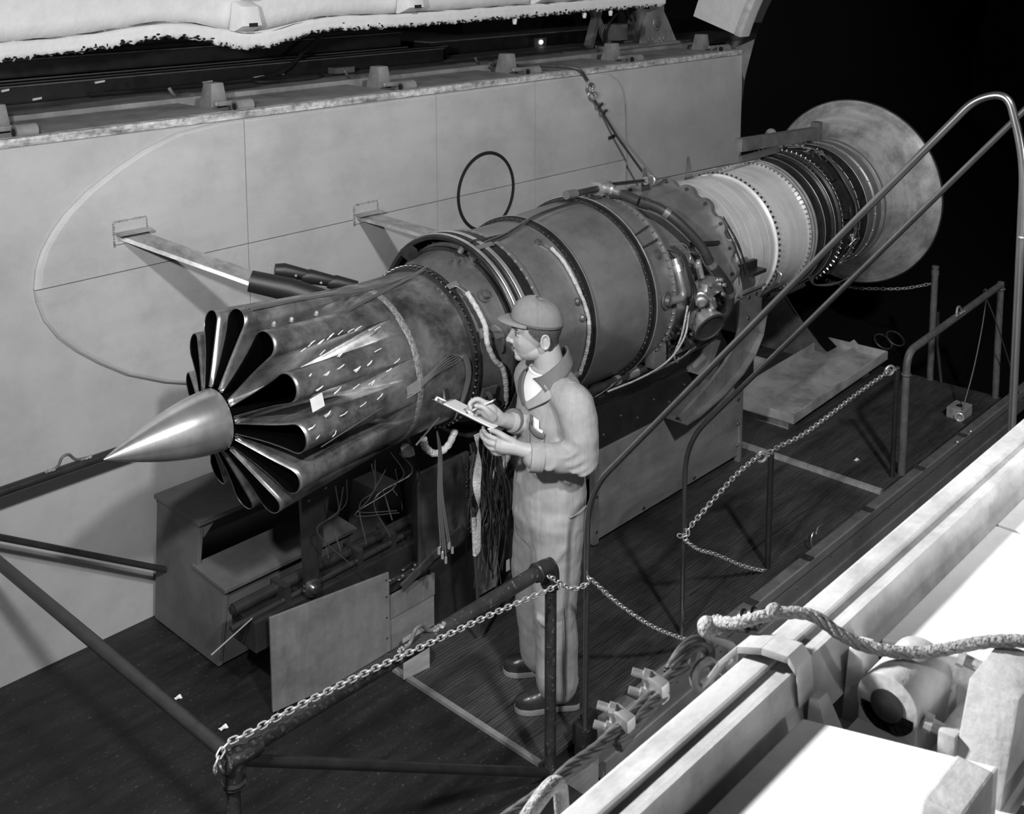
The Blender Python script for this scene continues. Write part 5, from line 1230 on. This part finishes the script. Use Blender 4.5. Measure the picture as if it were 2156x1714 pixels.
# ---- body (head, neck, arms, hands as one surface)
B = MB()
B.ball((-.052, 0, 1.662), (.096, .077, .104), 28, 18)
B.ball((-.090, 0, 1.605), (.064, .062, .086), 24, 16)
B.ball((-.088, 0, 1.560), (.056, .050, .046), 20, 12)
B.ball((-.127, 0, 1.530), (.022, .026, .020), 14, 10)
B.ball((-.070, 0, 1.560), (.060, .058, .044), 20, 12)
B.tube([(-.147, 0, 1.652), (-.160, 0, 1.624), (-.172, 0, 1.603)], [.009, .0110, .0120], 12); B.ball((-.1725, 0, 1.600), .0120, 12, 8)
for s in (-1, 1):
    B.ball((-.157, s * .011, 1.594), (.010, .008, .008), 10, 8)
    B.ball((-.106, s * .041, 1.602), (.032, .017, .030), 14, 10)
    B.tube([(-.147, s * .012, 1.655), (-.142, s * .032, 1.657), (-.126, s * .050, 1.650)], [.009, .010, .009], 10)
    B.tube([(-.136, s * .021, 1.632), (-.137, s * .034, 1.6345), (-.128, s * .046, 1.631)], [.007, .0085, .006], 10)
    # ear
    lp = [(-.022 + .017 * math.cos(t), s * (.078 + .006 * math.sin(t * .5)), 1.617 + .030 * math.sin(t)) for t in [2 * PI * k / 14 for k in range(14)]]
    B.tube(lp, .0052, 8, closed=True); B.ball((-.023, s * .075, 1.614), (.016, .006, .026), 12, 8); B.ball((-.030, s * .078, 1.590), (.008, .005, .009), 10, 8)
B.ball((-.150, 0, 1.569), (.011, .021, .0065), 14, 8); B.ball((-.148, 0, 1.5575), (.0105, .019, .0065), 14, 8)
B.ball((-.144, 0, 1.577), (.014, .022, .014), 14, 8); B.ball((-.140, 0, 1.545), (.010, .020, .012), 12, 8)
chainb(B, [(.012, 0, 1.40), (.0, 0, 1.48), (-.022, 0, 1.575)], [.072, .062, .058], 20)
chainb(B, [(.01, 0, 1.42), (.0, 0, 1.2), (0, 0, .9)], [.07, .08, .08], 12)
# left arm and hand
chainb(B, [(.01, 0, 1.40), (.09, -.165, 1.42), (.122, -.205, 1.185), (-.03, -.24, 1.215), (-.118, -.25, 1.237)], [.04, .045, .042, .039, .029], 14)
def finger(pts, r): chainb(B, pts, r, 10)
B.tube([(-.112, -.25, 1.237), (-.15, -.248, 1.247), (-.19, -.243, 1.252), (-.215, -.238, 1.252)], [.028, .032, .036, .030], 14)
B.ball((-.165, -.246, 1.262), (.032, .022, .028), 14, 10); B.ball((-.195, -.242, 1.245), (.030, .018, .036), 14, 10)
finger([(-.205, -.238, 1.272), (-.246, -.222, 1.281), (-.268, -.185, 1.285), (-.272, -.155, 1.288)], [.0125, .0108, .0095, .0085])
finger([(-.205, -.243, 1.254), (-.246, -.228, 1.256), (-.275, -.186, 1.262), (-.280, -.150, 1.270)], [.013, .0112, .0098, .0088])
finger([(-.200, -.244, 1.236), (-.238, -.230, 1.233), (-.264, -.190, 1.242), (-.268, -.155, 1.256)], [.0125, .0108, .0095, .0085])
finger([(-.190, -.242, 1.219), (-.222, -.232, 1.213), (-.245, -.198, 1.224), (-.248, -.168, 1.240)], [.0115, .0098, .0085, .0076])
finger([(-.150, -.252, 1.268), (-.182, -.254, 1.290), (-.212, -.242, 1.3045), (-.240, -.226, 1.3075)], [.017, .0145, .012, .0098])
# right arm and hand
chainb(B, [(.01, 0, 1.40), (-.075, .165, 1.42), (-.03, .15, 1.19), (-.13, -.02, 1.25), (-.205, -.10, 1.297)], [.04, .045, .042, .039, .029], 14)
B.tube([(-.20, -.098, 1.293), (-.225, -.108, 1.318), (-.255, -.115, 1.345), (-.275, -.115, 1.365)], [.027, .032, .034, .028], 14)
B.ball((-.245, -.125, 1.340), (.030, .028, .030), 14, 10); B.ball((-.272, -.124, 1.362), (.026, .018, .024), 14, 10); B.ball((-.290, -.122, 1.352), (.020, .016, .022), 14, 10)
finger([(-.262, -.128, 1.378), (-.298, -.130, 1.396), (-.326, -.142, 1.383), (-.322, -.152, 1.364)], [.0125, .0112, .0098, .0085])
finger([(-.272, -.115, 1.372), (-.312, -.118, 1.375), (-.333, -.136, 1.352), (-.316, -.150, 1.338)], [.013, .0112, .0098, .0088])
finger([(-.272, -.105, 1.355), (-.308, -.108, 1.352), (-.326, -.130, 1.332), (-.302, -.148, 1.322)], [.0125, .0108, .0095, .0085])
finger([(-.264, -.098, 1.338), (-.294, -.104, 1.332), (-.308, -.126, 1.316), (-.285, -.142, 1.310)], [.0115, .0098, .0085, .0076])
finger([(-.232, -.142, 1.325), (-.250, -.158, 1.352), (-.272, -.158, 1.374), (-.298, -.153, 1.377)], [.017, .0145, .012, .0098])
body = B.build('body', 'skin', MN, smooth=180, fix=False)
remesh(body, .0036, 3)
# face details
for s in (-1, 1):
    e = MB().ball((-.1325, s * .0335, 1.6345), (.0105, .012, .0105), 14, 10).build('eye', 'eye_white', MN)
    MB().ball((-.1395, s * .0365, 1.6335), (.0052, .0065, .0066), 10, 8).build('iris', 'eye_dark', e)
    MB().tube(spline([(-.1445, s * .020, 1.637), (-.1425, s * .033, 1.6415), (-.130, s * .0465, 1.636)], 5), .0026, 6).build('eyelid', 'hair', e)
    MB().tube(spline([(-.1575, s * .012, 1.6575), (-.1525, s * .033, 1.6635), (-.135, s * .053, 1.656)], 5), [.0025] + [.0046] * 9 + [.002], 6).build('eyebrow', 'hair', MN)
MB().tube(spline([(-.150, -.027, 1.573), (-.1585, -.012, 1.5795), (-.160, 0, 1.580), (-.1585, .012, 1.5795), (-.150, .027, 1.573)], 5), .0034, 6).build('moustache', 'hair', MN)
MB().tube(spline([(-.150, -.021, 1.5625), (-.1585, -.008, 1.5635), (-.1585, .008, 1.5635), (-.150, .021, 1.5625)], 5), .0016, 6).build('lip_line', 'cloth_dark', MN)
# hair under the cap
def hairf(u, v):
    a = math.radians(-112 + 224 * u); low = 1.585 + .045 * abs(math.cos(a / 2 + 0)) ** 2 * 0
    side = abs(-112 + 224 * u)
    zlo = 1.570 if side < 55 else 1.570 + (min(side, 100) - 55) / 45 * .062
    if side > 100: zlo = 1.632 + (side - 100) * .002
    z = zlo + (1.685 - zlo) * v
    k = math.sqrt(max(.05, 1 - ((z - 1.662) / .106) ** 2))
    if z < 1.62: k = max(k, .86)
    return (-.052 + .1005 * k * math.cos(a), .0815 * k * math.sin(a), z)
MB().grid(hairf, 40, 8).build('hair', 'hair', MN, fix=False, smooth=180)
# nails
for p, d in (((-.243, -.2295, 1.314), (.011, .007, .004)),):
    MB().ball(p, d, 10, 6).build('nail', 'nail', MN)
MB().ball((-.300, -.1605, 1.380), (.007, .004, .006), 10, 6).build('nail', 'nail', MN)
# ---- cap
def capf(u, v):
    a = 2 * PI * u; el = v * PI / 2
    x = math.cos(a); zb = 1.674 + .016 * (-x)
    r = math.cos(el) ** .75
    bul = 1 + .03 * math.sin(el * 2)
    return (-.054 + (.108 * bul) * r * x + .0, .089 * bul * r * math.sin(a), zb + (.106 + .006 * x) * math.sin(el))
cp = MB().grid(capf, 48, 14, True).build('cap', 'cap_cloth', MN, fix=False, smooth=180)
cp.modifiers.new('s', 'SOLIDIFY').thickness = .004
def brimf(u, v):
    a = math.radians(180 - 66 + 132 * u); ca, sa_ = math.cos(a), math.sin(a)
    x0 = -.054 + .107 * ca; y0 = .089 * sa_; L_ = .056 * math.cos((u - .5) * PI) ** .55 if 0 < u < 1 else 0
    z = 1.692 - .004 * v - .014 * (abs(u - .5) * 2) ** 2 + .006 * math.sin(v * PI)
    return (x0 - L_ * v, y0 * (1 + .04 * v), z)
bf = MB().grid(brimf, 30, 8).build('brim', 'cap_cloth', cp, fix=False, smooth=180)
bf.modifiers.new('s', 'SOLIDIFY').thickness = .005
MB().tube([capf(k / 40, .06) for k in range(41)], .0022, 6).build('seam', 'cloth_dark', cp)
MB().tube([capf(.25, v / 12) for v in range(13)] + [capf(.75, v / 12) for v in range(12, -1, -1)], .0015, 5).build('seam', 'cap_cloth', cp)
# ---- coveralls
Cv = MB()
nl_ = 36; vs = []; fs = []
for (z, cx, cy, w_, d_) in LEV:
    for k in range(nl_): vs.append(T(z, 360 * k / nl_))
for i in range(len(LEV) - 1):
    for k in range(nl_): fs.append((i * nl_ + k, i * nl_ + (k + 1) % nl_, (i + 1) * nl_ + (k + 1) % nl_, (i + 1) * nl_ + k))
fs.append(tuple(range(nl_))[::-1]); fs.append(tuple((len(LEV) - 1) * nl_ + k for k in range(nl_)))
Cv.add(vs, fs)
chainb(Cv, [(.045, -.09, 1.405), (.095, -.165, 1.385), (.118, -.195, 1.29), (.122, -.208, 1.185)], [.075, .080, .074, .070], 20)
Cv.ball((.128, -.208, 1.178), (.062, .064, .062), 16, 12)
chainb(Cv, [(.122, -.208, 1.18), (.03, -.232, 1.195), (-.062, -.248, 1.205)], [.066, .060, .052], 20)
chainb(Cv, [(-.03, .09, 1.405), (-.072, .165, 1.385), (-.06, .165, 1.29), (-.03, .15, 1.19)], [.075, .080, .074, .068], 20)
chainb(Cv, [(-.03, .15, 1.19), (-.09, .05, 1.225), (-.140, -.045, 1.262)], [.066, .060, .050], 20)
chainb(Cv, [(.03, -.085, .86), (.022, -.085, .62), (.018, -.08, .46), (.028, -.072, .26), (.032, -.07, .115)], [.115, .105, .094, .090, .090], 22)
chainb(Cv, [(-.035, .085, .86), (-.055, .105, .62), (-.065, .12, .46), (-.05, .14, .26), (-.038, .155, .10)], [.115, .105, .094, .088, .086], 22)
# folds in the cloth, half sunk into the surface
for (p, q, r_) in [((.150, -.262, 1.225), (.050, -.288, 1.185), .011), ((.165, -.255, 1.195), (.070, -.288, 1.155), .010), ((.110, -.268, 1.245), (.020, -.286, 1.225), .009),
                   ((.175, -.245, 1.17), (.100, -.280, 1.140), .010), ((.020, -.286, 1.20), (-.030, -.292, 1.175), .008), ((.085, -.262, 1.29), (.145, -.262, 1.25), .009),
                   ((.030, -.20, 1.40), (.080, -.245, 1.30), .009), ((.030, -.165, 1.33), (.060, -.20, 1.25), .009)]:
    p, q = V(p), V(q); mid = (p + q) / 2 + V((0, -.006, -.012)); Cv.tube(spline([p, mid, q], 5), [r_ * .4, r_ * .7, r_, r_, r_, r_, r_, r_, r_, r_ * .7, r_ * .4], 8)
for (p, q, r_) in [((.10, -.12, .50), (.02, -.178, .47), .010), ((.105, -.10, .46), (.03, -.175, .44), .010), ((.10, -.12, .42), (.0, -.168, .40), .009), ((-.06, -.155, .47), (.01, -.178, .43), .009),
                   ((.115, -.09, .16), (.04, -.160, .14), .011), ((.02, -.163, .20), (-.05, -.11, .17), .010), ((.11, -.10, .26), (.05, -.158, .22), .009),
                   ((.06, -.195, .80), (.0, -.19, .72), .008),
                   ((-.10, -.10, 1.12), (-.02, -.16, 1.06), .010), ((.02, -.175, 1.12), (.08, -.17, 1.05), .010), ((-.13, -.03, 1.10), (-.14, -.04, .98), .009)]:
    p, q = V(p), V(q); mid = (p + q) / 2 + V((0, -.004, -.010)); Cv.tube(spline([p, mid, q], 5), [r_ * .4, r_ * .7, r_, r_, r_, r_, r_, r_, r_, r_ * .7, r_ * .4], 8)
cov = Cv.build('coveralls', 'cloth', MN, smooth=180, fix=False)
remesh(cov, .009, 3, .014, .09)
def patch(name, m, corners, off, nu=8, nv=6, th=.004, fn=None, parent=MN):
    (z0, a0), (z1, a1), (z2, a2), (z3, a3) = corners   # bl, br, tr, tl as (z, angle)
    def f(u, v):
        z = (z0 * (1 - u) + z1 * u) * (1 - v) + (z3 * (1 - u) + z2 * u) * v
        a = (a0 * (1 - u) + a1 * u) * (1 - v) + (a3 * (1 - u) + a2 * u) * v
        if fn: z += fn(u, v)
        return T(z, a, off)
    o = MB().grid(f, nu, nv).build(name, m, parent, fix=False, smooth=180)
    o.modifiers.new('s', 'SOLIDIFY').thickness = th
    return o
patch('undershirt', 'cotton_white', [(1.355, -1), (1.355, 1), (1.478, 46), (1.478, -40)], .010, 12, 12)
MB().tube(spline([T(1.47, a, .006) for a in (-70, -40, -15, 10, 35, 60)], 6), .006, 8).build('shirt_neck', 'cotton_white', MN)
patch('lapel', 'cloth_dark', [(1.340, -3), (1.350, 2), (1.455, -32), (1.440, -58)], .017, 8, 10, .006)
patch('lapel', 'cloth', [(1.350, -1), (1.335, 7), (1.420, 46), (1.452, 34)], .018, 8, 10, .006)
# collar
inn = [(-.070, -.052, 1.452), (-.030, -.086, 1.480), (.020, -.082, 1.520), (.058, -.045, 1.552), (.068, 0, 1.560), (.055, .05, 1.552), (.005, .085, 1.515), (-.06, .075, 1.475), (-.105, .035, 1.452)]
out_ = [(-.022, -.132, 1.424), (.020, -.124, 1.448), (.062, -.098, 1.476), (.088, -.050, 1.498), (.092, 0, 1.502), (.080, .055, 1.498), (.035, .100, 1.468), (-.03, .115, 1.435), (-.095, .080, 1.422)]
I_, O_ = spline(inn, 5), spline(out_, 5)
def colf(u, v):
    k = min(len(I_) - 1, int(round(u * (len(I_) - 1)))); p = I_[k].lerp(O_[k], v); return p + V((0, 0, .004 * math.sin(v * PI)))
co = MB().grid(colf, len(I_) - 1, 5).build('collar', 'cloth_dark', MN, fix=False, smooth=180); co.modifiers.new('s', 'SOLIDIFY').thickness = .006
# cuffs
for (p, q, r) in (((-.035, -.243, 1.2), (-.088, -.252, 1.208), .060), ((-.125, -.018, 1.252), (-.158, -.062, 1.276), .050)):
    c0 = MB().tube([p, V(p).lerp(V(q), .05), V(p).lerp(V(q), .5), q, V(q).lerp(V(p), .12)], [r - .008, r, r + .001, r - .001, r - .012], 20, caps=False).build('cuff', 'cloth' if r > .055 else 'cloth_dark', MN, smooth=60)
    c0.modifiers.new('s', 'SOLIDIFY').thickness = .004
# breast pocket with papers, hip pocket, seams
pk = patch('pocket_band', 'cloth_dark', [(1.262, 14), (1.243, 37), (1.268, 38), (1.292, 13)], .016, 8, 3, .004, lambda u, v: -.010 * math.sin(u * PI))
patch('pocket_bag', 'cloth', [(1.17, 16), (1.16, 36), (1.245, 37), (1.265, 14)], .010, 6, 6, .003)
patch('pocket_paper', 'paper', [(1.27, 20), (1.262, 30), (1.312, 27), (1.318, 18)], .0125, 3, 3, .001)
patch('pocket_paper', 'paper', [(1.262, 29), (1.258, 35), (1.276, 35), (1.280, 29)], .0125, 3, 3, .001)
MB().tube([T(1.27, 16.5, .016), T(1.325, 14.5, .016)], .0035, 8).build('pocket_pen', 'tube_steel', MN)
hp_ = patch('hip_pocket', 'cloth', [(.80, 84), (.80, 112), (.935, 116), (.915, 80)], .006, 10, 8, .005, lambda u, v: .018 * math.sin(u * PI) * (1 - v) * -1)
MB().tube(spline([T(.915 + .02 * k / 8, 80 + 36 * k / 8, .010) for k in range(9)], 3), .004, 6).build('pocket_hem', 'cloth', hp_)
MB().tube(spline([(.085, -.12, 1.462), (.075, -.165, 1.445), (.075, -.215, 1.40), (.085, -.243, 1.35)], 6), .002, 6).build('shoulder_seam', 'cloth', MN)
MB().tube([(.05, -.178, .60), (.055, -.175, .45), (.06, -.165, .12)], .0015, 5).build('leg_seam', 'cloth', MN)
# ---- shoes
def shoe(hx, hy, tx, ty):
    h, t = V((hx, hy, 0)), V((tx, ty, 0)); d = (t - h).normalized(); s = V((-d.y, d.x, 0)); L_ = (t - h).length
    prof = [(0, .024, .0), (.04, .034, 0), (.15, .037, 0), (.35, .034, 0), (.6, .046, 0), (.78, .050, 0), (.92, .040, 0), (.98, .022, 0), (1, .004, 0)]
    def W(u):
        for i in range(len(prof) - 1):
            if u <= prof[i + 1][0]: k = (u - prof[i][0]) / (prof[i + 1][0] - prof[i][0]); return prof[i][1] + (prof[i + 1][1] - prof[i][1]) * k
        return .004
    us = [0, .02, .06, .15, .3, .45, .6, .7, .8, .88, .94, .98, 1]
    ol = [h + d * L_ * u + s * W(u) for u in us] + [h + d * L_ * u - s * W(u) for u in reversed(us)]
    r = thing  # parts hang from the man
    so = MB().prism([(p.x, p.y, .002) for p in ol], (0, 0, .026)).build('shoe_sole', 'shoe_sole', MN, smooth=40, bevel=.003)
    def H(u): return (.11 if u < .3 else .11 - (u - .3) / .35 * .045 if u < .65 else .065 - ((u - .65) / .35) ** 2 * .035)
    def f(a, v):
        u = .01 + .98 * v; w_ = W(u) * .95; an = PI * a; hh = H(u)
        return h + d * L_ * u + s * w_ * math.cos(an) * (1 - .12 * math.sin(an)) + V((0, 0, .026 + hh * math.sin(an) ** .7))
    up = MB().grid(f, 18, 22).build('shoe', 'shoe_leather', MN, fix=False, smooth=180)
    for k in range(4):
        u = .50 + .05 * k; p = h + d * L_ * u + V((0, 0, .026 + H(u) + .003))
        MB().tube([p - s * .016, p, p + s * .016], .003, 6).build('lace', 'hair', up)
    return up
shoe(.125, -.066, -.150, -.098)
shoe(.075, .165, -.205, .155)
# ---- clipboard and pencil (things of their own)
Mw = Matrix.Translation((3.36, 2.96, 0)) @ Matrix.Rotation(HD - PI / 2, 4, 'Z')
def held(name, label, cat, origin):
    o = bpy.data.objects.new(name, None); COL.objects.link(o); o.empty_display_size = .05
    o.matrix_world = Mw @ Matrix.Translation(origin); ORG[o.name] = V(origin); return tag(o, label, cat)
A_, B_ = V((-.452, -.150, 1.388)), V((-.228, -.214, 1.300)); ex = (B_ - A_).normalized(); ey = V((.10, .93, -.28)); ey = (ey - ex * ey.dot(ex)).normalized(); ez = ex.cross(ey)
if ez.z < 0: ez = -ez
cb = held('clipboard', 'clipboard with white paper held in the man\'s left hand', 'clipboard', A_)
def cbp(x, y, z): return A_ + ex * x + ey * y + ez * z
def cbox(mb, x0, x1, y0, y1, z0, z1): return mb.hexa([cbp(x0, y0, z0), cbp(x1, y0, z0), cbp(x1, y1, z0), cbp(x0, y1, z0), cbp(x0, y0, z1), cbp(x1, y0, z1), cbp(x1, y1, z1), cbp(x0, y1, z1)])
cbox(MB(), -.03, .27, 0, .22, 0, .004).build('board', 'dark_steel', cb, smooth=0, bevel=.001)
cbox(MB(), .02, .245, .004, .212, .0042, .008).build('paper', 'paper', cb, smooth=0)
cl = cbox(MB(), -.022, .02, .05, .17, .004, .014).build('clip_plate', 'tube_steel', cb, bevel=.003)
MB().hexa([cbp(.0, .06, .012), cbp(.012, .06, .012), cbp(.012, .16, .012), cbp(.0, .16, .012), cbp(-.02, .075, .045), cbp(-.014, .075, .045), cbp(-.014, .145, .045), cbp(-.02, .145, .045)]).build('clip_lever', 'dark_steel', cl, bevel=.002)
MB().tube([cbp(-.024, .05, .009), cbp(-.024, .17, .009)], .006, 10).build('clip_roll', 'tube_steel', cl)
pc0, pc1 = V((-.346, -.150, 1.343)), V((-.222, -.141, 1.400))
pn_ = held('pencil', 'short white pencil in the man\'s right hand', 'pencil', pc0)
dd = (pc1 - pc0)
MB().tube([pc0 + dd * .10, pc0 + dd * .93], .0038, 8).build('shaft', 'pencil_paint', pn_)
MB().tube([pc0, pc0 + dd * .10], [.0005, .0038], 8).build('tip', 'dark_steel', pn_)
MB().tube([pc0 + dd * .93, pc1], .0041, 10).build('ferrule', 'tube_steel', pn_)
